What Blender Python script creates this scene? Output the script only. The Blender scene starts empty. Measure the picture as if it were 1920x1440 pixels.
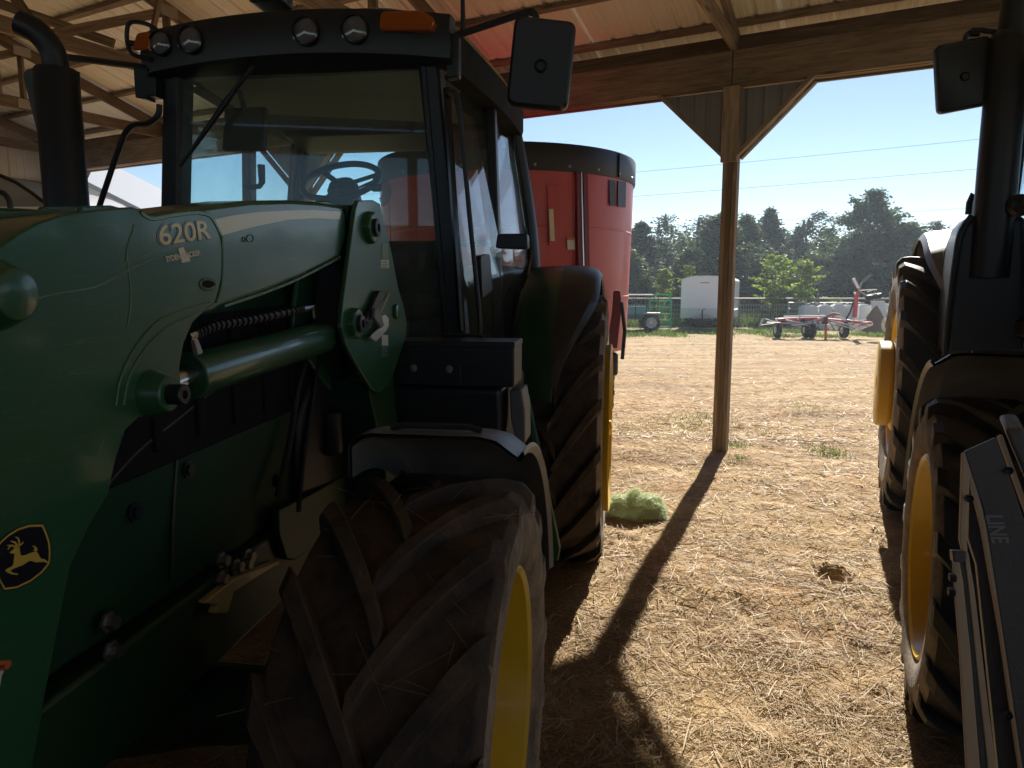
import bpy, bmesh, math, random
import numpy as np
from mathutils import Vector, Matrix

random.seed(7)
RNG = np.random.default_rng(11)
R = math.radians
SC = bpy.context.scene
COL = SC.collection

# ------------------------------------------------------------------ camera
CAM_H, CAM_PITCH, CAM_F = 1.65, R(7.7), 1340.0 / 1920.0 * 36.0
cam_d = bpy.data.cameras.new('camera')
cam_d.sensor_width = 36.0
cam_d.sensor_fit = 'HORIZONTAL'
cam_d.lens = CAM_F
cam_d.clip_start = 0.05
cam_d.clip_end = 2000.0
cam = bpy.data.objects.new('camera', cam_d)
cam.location = (0, 0, CAM_H)
cam.rotation_euler = (R(90) - CAM_PITCH, 0, 0)
COL.objects.link(cam)
SC.camera = cam

# ------------------------------------------------------------------ sky and sun
SUN_AZ, SUN_EL = R(22.6), R(32.6)            # azimuth clockwise from +Y, elevation
world = bpy.data.worlds.new('World')
SC.world = world
world.use_nodes = True
wn = world.node_tree.nodes
wl = world.node_tree.links
sky = wn.new('ShaderNodeTexSky')
sky.sky_type = 'NISHITA'
sky.sun_disc = False
sky.sun_elevation = SUN_EL
sky.sun_rotation = SUN_AZ
sky.altitude = 1200.0
sky.air_density = 1.0
sky.dust_density = 0.15
sky.ozone_density = 2.5
bg = wn['Background']
bg.inputs['Strength'].default_value = 0.05
wl.new(sky.outputs['Color'], bg.inputs['Color'])

sun_d = bpy.data.lights.new('sun', 'SUN')
sun_d.energy = 5.0
sun_d.angle = R(0.55)
sun_d.color = (1.0, 0.93, 0.82)
sun = bpy.data.objects.new('sun', sun_d)
sd = Vector((math.sin(SUN_AZ) * math.cos(SUN_EL), math.cos(SUN_AZ) * math.cos(SUN_EL), math.sin(SUN_EL)))
sun.rotation_euler = sd.to_track_quat('Z', 'Y').to_euler()
sun.location = (20, 40, 30)
COL.objects.link(sun)

SC.view_settings.view_transform = 'Standard'
SC.view_settings.look = 'None'
SC.view_settings.gamma = 1.0
SC.view_settings.use_curve_mapping = False
SC.view_settings.exposure = 1.33
SC.render.engine = 'CYCLES'
SC.cycles.use_denoising = True
SC.cycles.max_bounces = 10
SC.cycles.diffuse_bounces = 5
SC.cycles.glossy_bounces = 4
SC.cycles.transmission_bounces = 6
SC.cycles.transparent_max_bounces = 16
SC.cycles.volume_bounces = 0
SC.cycles.sample_clamp_indirect = 6.0
SC.cycles.caustics_reflective = False
SC.cycles.caustics_refractive = False

# ------------------------------------------------------------------ measuring helpers
_c, _s = math.cos(CAM_PITCH), math.sin(CAM_PITCH)

def sight(u, v):
    """direction in which the photograph's point (u, v) was seen from the tripod"""
    dx, dy = (u - 960) / 1340.0, (720 - v) / 1340.0
    return Vector((dx, _c + dy * _s, dy * _c - _s))

def on_z(u, v, z=0.0):
    d = sight(u, v)
    return Vector((0, 0, CAM_H)) + d * ((z - CAM_H) / d.z)

def on_y(u, v, y):
    d = sight(u, v)
    return Vector((0, 0, CAM_H)) + d * (y / d.y)

class Frame:
    """a standing frame: x across, y away, z up, turned clockwise by deg"""
    def __init__(s, ox, oy, deg):
        s.o = Vector((ox, oy, 0)); s.deg = deg
        a = R(deg)
        s.X = Vector((math.cos(a), -math.sin(a), 0)); s.Y = Vector((math.sin(a), math.cos(a), 0))
    def world(s, x, y, z=0.0):
        return s.o + s.X * x + s.Y * y + Vector((0, 0, z))
    def local(s, p):
        q = p - s.o
        return Vector((q.dot(s.X), q.dot(s.Y), p.z))
    def at_x(s, u, v, x):
        d = sight(u, v); p = s.world(x, 0)
        return s.local(Vector((0, 0, CAM_H)) + d * (p.dot(s.X) / d.dot(s.X)))
    def at_y(s, u, v, y):
        d = sight(u, v); p = s.world(0, y)
        return s.local(Vector((0, 0, CAM_H)) + d * (p.dot(s.Y) / d.dot(s.Y)))
    def place(s, o):
        o.location = s.o; o.rotation_euler = (0, 0, -R(s.deg)); return o

# ------------------------------------------------------------------ mesh helpers
class MB:
    def __init__(s): s.v = []; s.f = []
    def add(s, vs, fs):
        n = len(s.v); s.v.extend([tuple(p) for p in vs]); s.f.extend([tuple(i + n for i in f) for f in fs]); return s
    def box(s, c, d, M=None):
        x, y, z = d[0] / 2, d[1] / 2, d[2] / 2
        vs = [Vector(p) for p in ((-x,-y,-z),(x,-y,-z),(x,y,-z),(-x,y,-z),(-x,-y,z),(x,-y,z),(x,y,z),(-x,y,z))]
        if M: vs = [M @ p for p in vs]
        c = Vector(c)
        return s.add([p + c for p in vs], [(3,2,1,0),(4,5,6,7),(0,1,5,4),(1,2,6,5),(2,3,7,6),(3,0,4,7)])
    def bar(s, p0, p1, w, h, up=(0, 0, 1)):
        p0, p1 = Vector(p0), Vector(p1); d = p1 - p0; L = d.length; d.normalize()
        up = Vector(up); sd_ = d.cross(up)
        if sd_.length < 1e-4: sd_ = d.cross(Vector((1, 0, 0)))
        sd_.normalize(); u2 = sd_.cross(d)
        M = Matrix((d, sd_, u2)).transposed()
        return s.box((p0 + p1) / 2, (L, w, h), M)
    def loops(s, rings, closed=True, cap0=True, cap1=True):
        n = len(rings[0]); vs = [p for r in rings for p in r]; fs = []
        for i in range(len(rings) - 1):
            for j in range(n if closed else n - 1):
                k = (j + 1) % n
                fs.append((i*n + j, i*n + k, (i+1)*n + k, (i+1)*n + j))
        if closed and cap0: fs.append(tuple(range(n))[::-1])
        if closed and cap1: fs.append(tuple(range((len(rings)-1)*n, len(rings)*n)))
        return s.add(vs, fs)
    def slab_x(s, yz, x0, x1):
        return s.loops([[(x0, a, b) for a, b in yz], [(x1, a, b) for a, b in yz]])
    def slab_y(s, xz, y0, y1):
        return s.loops([[(a, y0, b) for a, b in xz], [(a, y1, b) for a, b in xz]])
    def slab_z(s, xy, z0, z1):
        return s.loops([[(a, b, z0) for a, b in xy], [(a, b, z1) for a, b in xy]])
    def tube(s, pts, r, n=10, caps=True, flat=None):
        pts = [Vector(p) for p in pts]; rs = r if isinstance(r, (list, tuple)) else [r] * len(pts)
        rings = []; ref = None
        for i, p in enumerate(pts):
            a = pts[max(i-1, 0)]; b = pts[min(i+1, len(pts)-1)]
            t = (b - a).normalized()
            if ref is None:
                ref = Vector((0, 0, 1)) if abs(t.z) < .9 else Vector((1, 0, 0))
            x = (ref - t * ref.dot(t)).normalized(); y = t.cross(x); ref = x
            fx, fy = flat if flat else (1, 1)
            rings.append([p + x * (rs[i] * fx * math.cos(2*math.pi*k/n)) + y * (rs[i] * fy * math.sin(2*math.pi*k/n)) for k in range(n)])
        return s.loops(rings, True, caps, caps)
    def lathe(s, prof, n=32, c=(0, 0, 0), axis='x', a0=0.0, a1=2*math.pi, closed_prof=False):
        c = Vector(c); full = abs(a1 - a0 - 2*math.pi) < 1e-6
        m = n if full else n + 1; rings = []
        for k in range(m):
            t = a0 + (a1 - a0) * k / n; ct, st = math.cos(t), math.sin(t); ring = []
            for a, r_ in prof:
                if axis == 'x': ring.append(c + Vector((a, -r_*ct, r_*st)))
                elif axis == 'y': ring.append(c + Vector((r_*ct, a, r_*st)))
                else: ring.append(c + Vector((r_*ct, r_*st, a)))
            rings.append(ring)
        np_ = len(prof); vs = [p for r_ in rings for p in r_]; fs = []
        for k in range(n):
            k2 = (k + 1) % m
            for j in range(np_ if closed_prof else np_ - 1):
                j2 = (j + 1) % np_
                fs.append((k*np_ + j, k*np_ + j2, k2*np_ + j2, k2*np_ + j))
        return s.add(vs, fs)
    def mesh(s, name, smooth=35):
        me = bpy.data.meshes.new(name); me.from_pydata([tuple(p) for p in s.v], [], s.f); me.validate()
        bm = bmesh.new(); bm.from_mesh(me); bmesh.ops.remove_doubles(bm, verts=bm.verts, dist=1e-5)
        bmesh.ops.recalc_face_normals(bm, faces=bm.faces); bm.to_mesh(me); bm.free()
        if smooth:
            me.polygons.foreach_set('use_smooth', [True] * len(me.polygons))
            me.set_sharp_from_angle(angle=R(smooth))
        return me
    def build(s, name, mat, parent=None, bevel=0.0, smooth=35, seg=2):
        return link(name, s.mesh(name, smooth), mat, parent, bevel, seg)

def link(name, me, mat, parent=None, bevel=0.0, seg=2):
    o = bpy.data.objects.new(name, me); COL.objects.link(o)
    if mat is not None and not me.materials: me.materials.append(mat)
    if parent is not None: o.parent = parent
    if bevel:
        b = o.modifiers.new('bevel', 'BEVEL'); b.width = bevel; b.segments = seg; b.limit_method = 'ANGLE'; b.angle_limit = R(40)
        b.harden_normals = False
    return o

def tag(o, label=None, cat=None, group=None, kind=None):
    if label: o['label'] = label
    if cat: o['category'] = cat
    if group: o['group'] = group
    if kind: o['kind'] = kind
    return o

def empty(name, loc=(0, 0, 0), rz=0.0, parent=None):
    o = bpy.data.objects.new(name, None); COL.objects.link(o); o.location = loc; o.rotation_euler = (0, 0, rz)
    o.empty_display_size = .1
    if parent is not None: o.parent = parent
    return o

def copy_tree(o, parent=None):
    c_ = o.copy(); COL.objects.link(c_); c_.parent = parent
    for ch in list(o.children): copy_tree(ch, c_)
    return c_

def arc(cx, cy, r, a0, a1, n):
    return [(cx + r*math.cos(R(a0 + (a1-a0)*i/n)), cy + r*math.sin(R(a0 + (a1-a0)*i/n))) for i in range(n+1)]

def spline(pts, n=6):
    """Catmull-Rom through the points"""
    P = [Vector(p) for p in pts]; out = []
    for i in range(len(P) - 1):
        a, b, c, d = P[max(i-1, 0)], P[i], P[i+1], P[min(i+2, len(P)-1)]
        for k in range(n):
            t = k / n
            out.append(0.5*((2*b) + (c - a)*t + (2*a - 5*b + 4*c - d)*t*t + (3*b - a - 3*c + d)*t**3))
    out.append(P[-1]); return out

# ------------------------------------------------------------------ materials
def nodes(name):
    m = bpy.data.materials.new(name); m.use_nodes = True
    nt = m.node_tree; return m, nt.nodes, nt.links, nt.nodes['Principled BSDF']

def mix_col(N, L, fac, a, b, blend='MIX'):
    n = N.new('ShaderNodeMix'); n.data_type = 'RGBA'; n.blend_type = blend
    for sock, val in ((n.inputs[0], fac), (n.inputs[6], a), (n.inputs[7], b)):
        if hasattr(val, 'links') or isinstance(val, bpy.types.NodeSocket): L.new(val, sock)
        elif isinstance(val, (tuple, list)): sock.default_value = (*val[:3], 1)
        else: sock.default_value = val
    return n.outputs[2]

def noise(N, L, scale, detail=4, rough=.55, vec=None, dist=0.0):
    n = N.new('ShaderNodeTexNoise'); n.inputs['Scale'].default_value = scale
    n.inputs['Detail'].default_value = detail; n.inputs['Roughness'].default_value = rough; n.inputs['Distortion'].default_value = dist
    if vec is not None: L.new(vec, n.inputs['Vector'])
    return n.outputs['Fac']

def ramp(N, L, fac, stops):
    r_ = N.new('ShaderNodeValToRGB'); L.new(fac, r_.inputs['Fac']); cr = r_.color_ramp
    while len(cr.elements) < len(stops): cr.elements.new(.5)
    for e, (p, c_) in zip(cr.elements, stops):
        e.position = p; e.color = (c_, c_, c_, 1) if not isinstance(c_, (tuple, list)) else (*c_[:3], 1)
    return r_.outputs['Color']

def coords(N, L, scale=(1, 1, 1), kind='Object'):
    tc = N.new('ShaderNodeTexCoord'); mp = N.new('ShaderNodeMapping'); mp.inputs['Scale'].default_value = scale
    L.new(tc.outputs[kind], mp.inputs['Vector']); return mp.outputs['Vector']

def surf(name, col, rough=.5, metal=0.0, var=.15, vscale=6.0, bump=0.0, bscale=80.0, dust=0.0, dustcol=(.30, .23, .16), dscale=5.0,
         coat=0.0, stretch=(1, 1, 1), spec=.5, dustrough=.9):
    m, N, L, b = nodes(name)
    vec = coords(N, L, stretch)
    f = noise(N, L, vscale, 5, .6, vec)
    lo = tuple(c_*(1-var) for c_ in col); hi = tuple(min(1, c_*(1+var)) for c_ in col)
    c_ = mix_col(N, L, f, lo, hi); rgh = None
    if dust:
        d = noise(N, L, dscale, 7, .68, vec, .4)
        dm = ramp(N, L, d, [(max(0, .72 - dust*.5), 0), (min(1, .86 - dust*.3), 1)])
        fine = noise(N, L, 90, 3, .6, vec)
        dm2 = mix_col(N, L, .35, dm, ramp(N, L, fine, [(.3, 0), (.7, 1)]), 'MULTIPLY')
        c_ = mix_col(N, L, dm2, c_, dustcol)
        rgh = mix_col(N, L, dm2, (rough,)*3, (dustrough,)*3)
    L.new(c_, b.inputs['Base Color'])
    if rgh is not None: L.new(rgh, b.inputs['Roughness'])
    else:
        rr = N.new('ShaderNodeMapRange'); L.new(f, rr.inputs[0]); rr.inputs[3].default_value = max(.02, rough*.8); rr.inputs[4].default_value = min(1, rough*1.2)
        L.new(rr.outputs[0], b.inputs['Roughness'])
    b.inputs['Metallic'].default_value = metal
    b.inputs['Specular IOR Level'].default_value = spec
    b.inputs['Coat Weight'].default_value = coat
    b.inputs['Coat Roughness'].default_value = .08
    if bump:
        bn = N.new('ShaderNodeBump'); bn.inputs['Strength'].default_value = bump; bn.inputs['Distance'].default_value = .01
        L.new(noise(N, L, bscale, 4, .6, vec), bn.inputs['Height']); L.new(bn.outputs[0], b.inputs['Normal'])
    return m

def make_wood(name, dark, light, stain=.5):
    m, N, L, b = nodes(name)
    oi = N.new('ShaderNodeObjectInfo')
    tc = N.new('ShaderNodeTexCoord'); add = N.new('ShaderNodeVectorMath'); add.operation = 'ADD'
    L.new(tc.outputs['Object'], add.inputs[0])
    sc_ = N.new('ShaderNodeVectorMath'); sc_.operation = 'SCALE'; sc_.inputs['Scale'].default_value = 37.0
    cmb = N.new('ShaderNodeCombineXYZ')
    for k in range(3): L.new(oi.outputs['Random'], cmb.inputs[k])
    L.new(cmb.outputs[0], sc_.inputs[0]); L.new(sc_.outputs[0], add.inputs[1])
    mp = N.new('ShaderNodeMapping'); mp.inputs['Scale'].default_value = (1.2, 22, 22); L.new(add.outputs[0], mp.inputs['Vector'])
    g = noise(N, L, 1.6, 8, .62, mp.outputs[0], 1.1)
    mp2 = N.new('ShaderNodeMapping'); mp2.inputs['Scale'].default_value = (.8, 3, 3); L.new(add.outputs[0], mp2.inputs['Vector'])
    g2 = noise(N, L, 1.8, 5, .6, mp2.outputs[0], .3)
    c_ = mix_col(N, L, ramp(N, L, g, [(.3, 0), (.7, 1)]), dark, light)
    tint = mix_col(N, L, ramp(N, L, g2, [(.32, 0), (.7, 1)]), (1-stain*.75,)*3, (1.08, 1.06, 1.02))
    c_ = mix_col(N, L, 1.0, c_, tint, 'MULTIPLY')
    hv = N.new('ShaderNodeMapRange'); L.new(oi.outputs['Random'], hv.inputs[0]); hv.inputs[3].default_value = .72; hv.inputs[4].default_value = 1.18
    hc = N.new('ShaderNodeCombineXYZ')
    for k in range(3): L.new(hv.outputs[0], hc.inputs[k])
    c_ = mix_col(N, L, 1.0, c_, hc.outputs[0], 'MULTIPLY')
    vo = N.new('ShaderNodeTexVoronoi'); vo.inputs['Scale'].default_value = 1.0
    mp3 = N.new('ShaderNodeMapping'); mp3.inputs['Scale'].default_value = (1.1, 6, 6); L.new(add.outputs[0], mp3.inputs['Vector']); L.new(mp3.outputs[0], vo.inputs['Vector'])
    c_ = mix_col(N, L, ramp(N, L, vo.outputs['Distance'], [(.05, .8), (.13, 0)]), c_, tuple(x*.45 for x in dark))
    L.new(c_, b.inputs['Base Color']); b.inputs['Roughness'].default_value = .85; b.inputs['Specular IOR Level'].default_value = .25
    bn = N.new('ShaderNodeBump'); bn.inputs['Strength'].default_value = .35; bn.inputs['Distance'].default_value = .004
    L.new(g, bn.inputs['Height']); L.new(bn.outputs[0], b.inputs['Normal'])
    return m

def make_glass(name, tint, dirt=.12, gloss_r=.02):
    m, N, L, b = nodes(name); N.remove(b)
    out = N['Material Output']
    tr = N.new('ShaderNodeBsdfTransparent'); tr.inputs[0].default_value = (*tint, 1)
    gl = N.new('ShaderNodeBsdfGlossy'); gl.inputs['Roughness'].default_value = gloss_r
    lw = N.new('ShaderNodeLayerWeight'); lw.inputs['Blend'].default_value = .5
    pw = N.new('ShaderNodeMath'); pw.operation = 'POWER'; L.new(lw.outputs['Facing'], pw.inputs[0]); pw.inputs[1].default_value = 4.0
    ma = N.new('ShaderNodeMath'); ma.operation = 'MULTIPLY_ADD'; L.new(pw.outputs[0], ma.inputs[0]); ma.inputs[1].default_value = .7; ma.inputs[2].default_value = .03
    mx = N.new('ShaderNodeMixShader'); L.new(ma.outputs[0], mx.inputs[0]); L.new(tr.outputs[0], mx.inputs[1]); L.new(gl.outputs[0], mx.inputs[2])
    df = N.new('ShaderNodeBsdfDiffuse'); df.inputs[0].default_value = (.42, .42, .36, 1)
    vec = coords(N, L)
    big = noise(N, L, 2.2, 5, .6, vec); sp = noise(N, L, 120, 3, .7, vec)
    f1 = ramp(N, L, big, [(.3, dirt*.35), (.75, dirt)]); f2 = ramp(N, L, sp, [(.68, 0), (.76, .3)])
    f = mix_col(N, L, 1.0, f1, f2, 'ADD')
    mx2 = N.new('ShaderNodeMixShader'); L.new(f, mx2.inputs[0]); L.new(mx.outputs[0], mx2.inputs[1]); L.new(df.outputs[0], mx2.inputs[2])
    L.new(mx2.outputs[0], out.inputs['Surface']); return m

def make_leaf(name, a, b_, trans=.35):
    m, N, L, b = nodes(name)
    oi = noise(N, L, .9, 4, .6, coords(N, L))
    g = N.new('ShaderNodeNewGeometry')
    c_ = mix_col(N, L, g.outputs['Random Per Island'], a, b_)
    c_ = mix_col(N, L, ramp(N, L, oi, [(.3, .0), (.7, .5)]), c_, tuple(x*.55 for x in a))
    L.new(c_, b.inputs['Base Color']); b.inputs['Roughness'].default_value = .6; b.inputs['Specular IOR Level'].default_value = .3
    tl = N.new('ShaderNodeBsdfTranslucent'); L.new(c_, tl.inputs[0])
    mx = N.new('ShaderNodeMixShader'); mx.inputs[0].default_value = trans
    L.new(b.outputs[0], mx.inputs[1]); L.new(tl.outputs[0], mx.inputs[2]); L.new(mx.outputs[0], N['Material Output'].inputs['Surface'])
    return m

M = {}
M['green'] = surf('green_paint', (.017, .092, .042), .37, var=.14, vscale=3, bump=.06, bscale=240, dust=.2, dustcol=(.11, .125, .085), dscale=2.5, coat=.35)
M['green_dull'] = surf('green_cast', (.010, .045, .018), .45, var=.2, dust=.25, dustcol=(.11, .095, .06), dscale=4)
M['yellow'] = surf('yellow_paint', (.64, .42, .018), .42, var=.10, vscale=4, dust=.28, dustcol=(.38, .27, .12), dscale=6, coat=.2)
M['black'] = surf('black_plastic', (.014, .016, .020), .42, var=.25, vscale=9, bump=.05, bscale=300, dust=.12, dustcol=(.10, .095, .085), dscale=3)
M['black_gloss'] = surf('black_gloss', (.010, .011, .013), .16, var=.2, dust=.08, dustcol=(.1, .095, .085), coat=.4)
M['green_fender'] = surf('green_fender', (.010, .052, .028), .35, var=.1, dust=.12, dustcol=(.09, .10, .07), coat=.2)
M['straw_dull'] = surf('dull_straw', (.20, .145, .08), .9, var=.3)
M['matte_black'] = surf('matte_black', (.010, .010, .012), .85, var=.2, spec=.2)
M['green_hood_shaded'] = surf('green_hood_shaded_paint', (.006, .040, .017), .6, var=.15, vscale=3, bump=.06, bscale=200, dust=.2, dustcol=(.04, .05, .03), dscale=3, coat=.0, spec=.3)  # darker copy of the green paint, with the dim interior's shade in it
M['grey_dust_skylit'] = surf('dusty_skylit_grey_plastic', (.13, .14, .15), .42, var=.2, dust=.3, dustcol=(.30, .29, .27), dscale=6)  # dusty grey; on the black fenders it also stands in for sky light
M['rubber'] = surf('muddy_rubber', (.022, .020, .019), .75, var=.35, vscale=14, bump=.45, bscale=70, dust=.75, dustcol=(.125, .086, .056), dscale=7)
M['rubber_dust'] = surf('dusty_rubber', (.085, .075, .066), .85, var=.35, vscale=14, bump=.35, bscale=60, dust=.8, dustcol=(.36, .295, .225), dscale=8)
M['rubber_black'] = surf('black_rubber', (.016, .016, .017), .62, var=.3, vscale=12, bump=.2, bscale=70, dust=.3, dustcol=(.14, .105, .075), dscale=6)
M['chrome'] = surf('bright_steel', (.62, .62, .62), .22, metal=1.0, var=.1, dust=.15)
M['steel'] = surf('dull_steel', (.35, .34, .33), .45, metal=1.0, var=.2, dust=.3)
M['silver'] = surf('zinc_plate', (.55, .55, .52), .4, metal=.6, var=.1)
M['hose'] = surf('hose_black', (.012, .012, .013), .5, var=.2)
M['decal_yellow'] = surf('decal_yellow', (.60, .43, .08), .3, var=.06, coat=.3)
M['decal_cream'] = surf('decal_cream', (.55, .46, .20), .3, var=.06, coat=.3)
M['decal_black'] = surf('decal_black', (.010, .012, .022), .3, var=.1, coat=.3)
M['decal_dealer'] = surf('decal_dealer', (.66, .62, .46), .4, var=.1)
M['decal_orange'] = surf('decal_orange', (.55, .13, .03), .4, var=.05)
M['decal_white'] = surf('decal_white', (.6, .6, .57), .5, var=.08)
M['weld'] = surf('weld_bead', (.06, .17, .08), .18, var=.2, bump=.5, bscale=120, coat=.4)  # lighter than the arm paint, standing in for highlights along the beads
M['scratch'] = surf('scratch', (.17, .25, .17), .5, var=.1)
M['amber'] = surf('amber_lens', (.34, .075, .010), .12, var=.1, coat=.6)
M['lens'] = surf('lamp_lens', (.10, .10, .11), .1, var=.2, coat=1.0)
M['seat'] = surf('seat_cloth', (.018, .018, .020), .85, var=.2, bump=.3, bscale=200)
M['headliner'] = surf('headliner', (.30, .28, .23), .9, var=.1)
M['red'] = surf('red_paint', (.50, .075, .075), .45, var=.10, vscale=2, dust=.2, dustcol=(.50, .20, .18), dscale=2, coat=.15, stretch=(1, 1, .35))
M['red_dark'] = surf('dark_red_paint', (.16, .014, .022), .4, var=.12, dust=.2, dustcol=(.22, .12, .1))
M['band'] = surf('rubber_band', (.018, .019, .023), .5, var=.2, vscale=3, dust=.2, dustcol=(.09, .09, .09), dscale=3)
M['wood'] = make_wood('barn_wood', (.160, .125, .100), (.40, .325, .265))
M['wood_post'] = make_wood('post_wood', (.19, .142, .110), (.43, .345, .27), .35)
M['tin'] = surf('cream_roof_tin', (.82, .78, .70), .45, metal=0.0, var=.06, vscale=2, dust=.2, dustcol=(.55, .49, .40), dscale=2.2)
M['tin_grey'] = surf('grey_siding_tin', (.26, .27, .29), .45, var=.08, vscale=2, dust=.2, dustcol=(.26, .24, .22))
M['white_paint'] = surf('white_trailer_skin', (.78, .78, .79), .35, var=.04, vscale=2, dust=.14, dustcol=(.50, .42, .32), dscale=3)
M['white_dirty'] = surf('dirty_white', (.62, .62, .60), .6, var=.1, dust=.3, dustcol=(.42, .38, .32), dscale=3)
M['concrete'] = surf('pale_concrete', (.66, .66, .65), .85, var=.10, vscale=4, dust=.22, dustcol=(.45, .42, .38), dscale=4, bump=.2, bscale=40)
M['pipe'] = surf('fence_pipe', (.20, .165, .135), .6, metal=.4, var=.2, dust=.3)
M['galv'] = surf('galvanised_wire', (.40, .40, .38), .45, metal=.5, var=.1)
M['green_gate'] = surf('green_gate_paint', (.04, .42, .13), .4, var=.15)
M['teal'] = surf('teal_paint', (.10, .30, .28), .5, var=.15)
M['wire'] = surf('wire', (.10, .10, .11), .5)
M['implement'] = surf('black_implement_paint', (.095, .093, .092), .36, var=.2, vscale=6, bump=.25, bscale=160, dust=.18, dustcol=(.16, .14, .12), dscale=4)
M['implement_edge_sunlit'] = surf('sunlit_plate_edge', (.62, .48, .32), .5, var=.15, dust=.2)  # beige puts the sunlight into the colour of the black plate edges
M['bark'] = surf('bark', (.12, .085, .06), .9, var=.3, bump=.4, bscale=20, stretch=(4, 4, 1))
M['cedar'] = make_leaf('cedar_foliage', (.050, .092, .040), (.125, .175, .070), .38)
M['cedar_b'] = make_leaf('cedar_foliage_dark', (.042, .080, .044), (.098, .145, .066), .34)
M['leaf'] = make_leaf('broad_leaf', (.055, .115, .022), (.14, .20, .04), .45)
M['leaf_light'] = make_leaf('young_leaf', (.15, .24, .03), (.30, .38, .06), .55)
M['grass'] = make_leaf('grass_blade', (.09, .16, .025), (.20, .27, .05), .4)
M['straw'] = make_leaf('straw_blade', (.30, .19, .08), (.74, .58, .33), .25)
M['net'] = make_leaf('green_net_wrap', (.78, .86, .62), (.90, .92, .80), .65)
M['junk'] = surf('rusty_scrap', (.22, .13, .08), .7, metal=.2, var=.3)
M['glass'] = make_glass('tinted_cab_glass', (.85, .975, .965), .12)
M['glass_side'] = make_glass('side_window_glass', (.90, .955, .97), .04)
def add_scratches(m, strength=.5):
    N, L = m.node_tree.nodes, m.node_tree.links; b = N['Principled BSDF']
    src = b.inputs['Base Color'].links[0].from_socket; c_ = src
    for sc_, rot in (((1, 2.2, 60), (.9, 0, 0)), ((1, 3, 80), (-.5, 0, 0))):
        tc = N.new('ShaderNodeTexCoord'); mp = N.new('ShaderNodeMapping'); mp.inputs['Rotation'].default_value = rot; mp.inputs['Scale'].default_value = sc_
        L.new(tc.outputs['Object'], mp.inputs['Vector']); f = noise(N, L, 1.0, 2, .5, mp.outputs[0], .3)
        msk = ramp(N, L, f, [(.635, 0), (.645, strength), (.655, 0)])
        c_ = mix_col(N, L, msk, c_, (.14, .22, .14))
    L.new(c_, b.inputs['Base Color'])
add_scratches(M['green'], .22)
# ================================================================== ground
_waves = [(RNG.uniform(0, 2*math.pi), RNG.uniform(0, 2*math.pi), k) for k in np.geomspace(.6, 40, 46)]
def ground_h(x, y):
    x = np.asarray(x, float); y = np.asarray(y, float)
    h = np.zeros_like(x)
    for a, ph, k in _waves:
        amp = .011 * (k / .6) ** -.62
        h += amp * np.sin(k * (x*math.cos(a) + y*math.sin(a)) + ph + 1.7*np.sin(.7*k*(y*math.cos(a) - x*math.sin(a)) + ph*2))
    near = np.exp(-np.maximum(0, np.hypot(x - 2, y - 4) - 7) / 5.0)
    h = h * (.45 + .55*near)
    # a low ripple of tyre tracks out in the yard, running across
    h += .02 * np.sin(y*4.1 + .5*np.sin(x*.35)) * np.clip((y - 8)/4, 0, 1) * np.clip((24 - y)/6, 0, 1)
    for u, v, r_, dep in ((1560, 1082, .085, .07), (1178, 1022, .06, .03), (1395, 1150, .12, .018), (1655, 1000, .06, .02),
                          (1612, 1205, .05, .025), (1640, 1295, .06, .03), (1440, 1330, .10, .02)):
        p = on_z(u, v)
        d2 = ((x - p.x)**2 + (y - p.y)**2) / (r_*r_)
        h -= dep * np.exp(-d2) - .35*dep*np.exp(-(np.sqrt(d2) - 1.6)**2 * 2.5)
    return h

def axis_pts(lo, hi, step, far_lo, far_hi, g=1.16):
    a = list(np.arange(lo, hi, step)); s_ = step; x = hi
    while x < far_hi: a.append(x); s_ *= g; x += s_
    a.append(far_hi); s_ = step; x = lo - step; pre = []
    while x > far_lo: pre.append(x); s_ *= g; x -= s_
    return np.array(pre[::-1] + a if not pre else [far_lo] + pre[::-1] + a)

gx = axis_pts(-1.0, 3.6, .03, -260, 260); gy = axis_pts(1.2, 8.0, .035, -60, 320)
GX, GY = np.meshgrid(gx, gy)
GZ = ground_h(GX, GY)
nx, ny = len(gx), len(gy)
idx = np.arange(nx*ny).reshape(ny, nx)
quads = np.stack([idx[:-1, :-1], idx[:-1, 1:], idx[1:, 1:], idx[1:, :-1]], -1).reshape(-1, 4)

def np_mesh(name, verts, faces, smooth=False):
    me = bpy.data.meshes.new(name); nv, nf = len(verts), len(faces); k = faces.shape[1]
    me.vertices.add(nv); me.vertices.foreach_set('co', np.asarray(verts, np.float32).ravel())
    me.loops.add(nf*k); me.loops.foreach_set('vertex_index', np.asarray(faces, np.int32).ravel())
    me.polygons.add(nf); me.polygons.foreach_set('loop_start', np.arange(0, nf*k, k, dtype=np.int32))
    me.polygons.foreach_set('loop_total', np.full(nf, k, np.int32))
    if smooth: me.polygons.foreach_set('use_smooth', np.ones(nf, bool))
    me.update(calc_edges=True); return me

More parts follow.
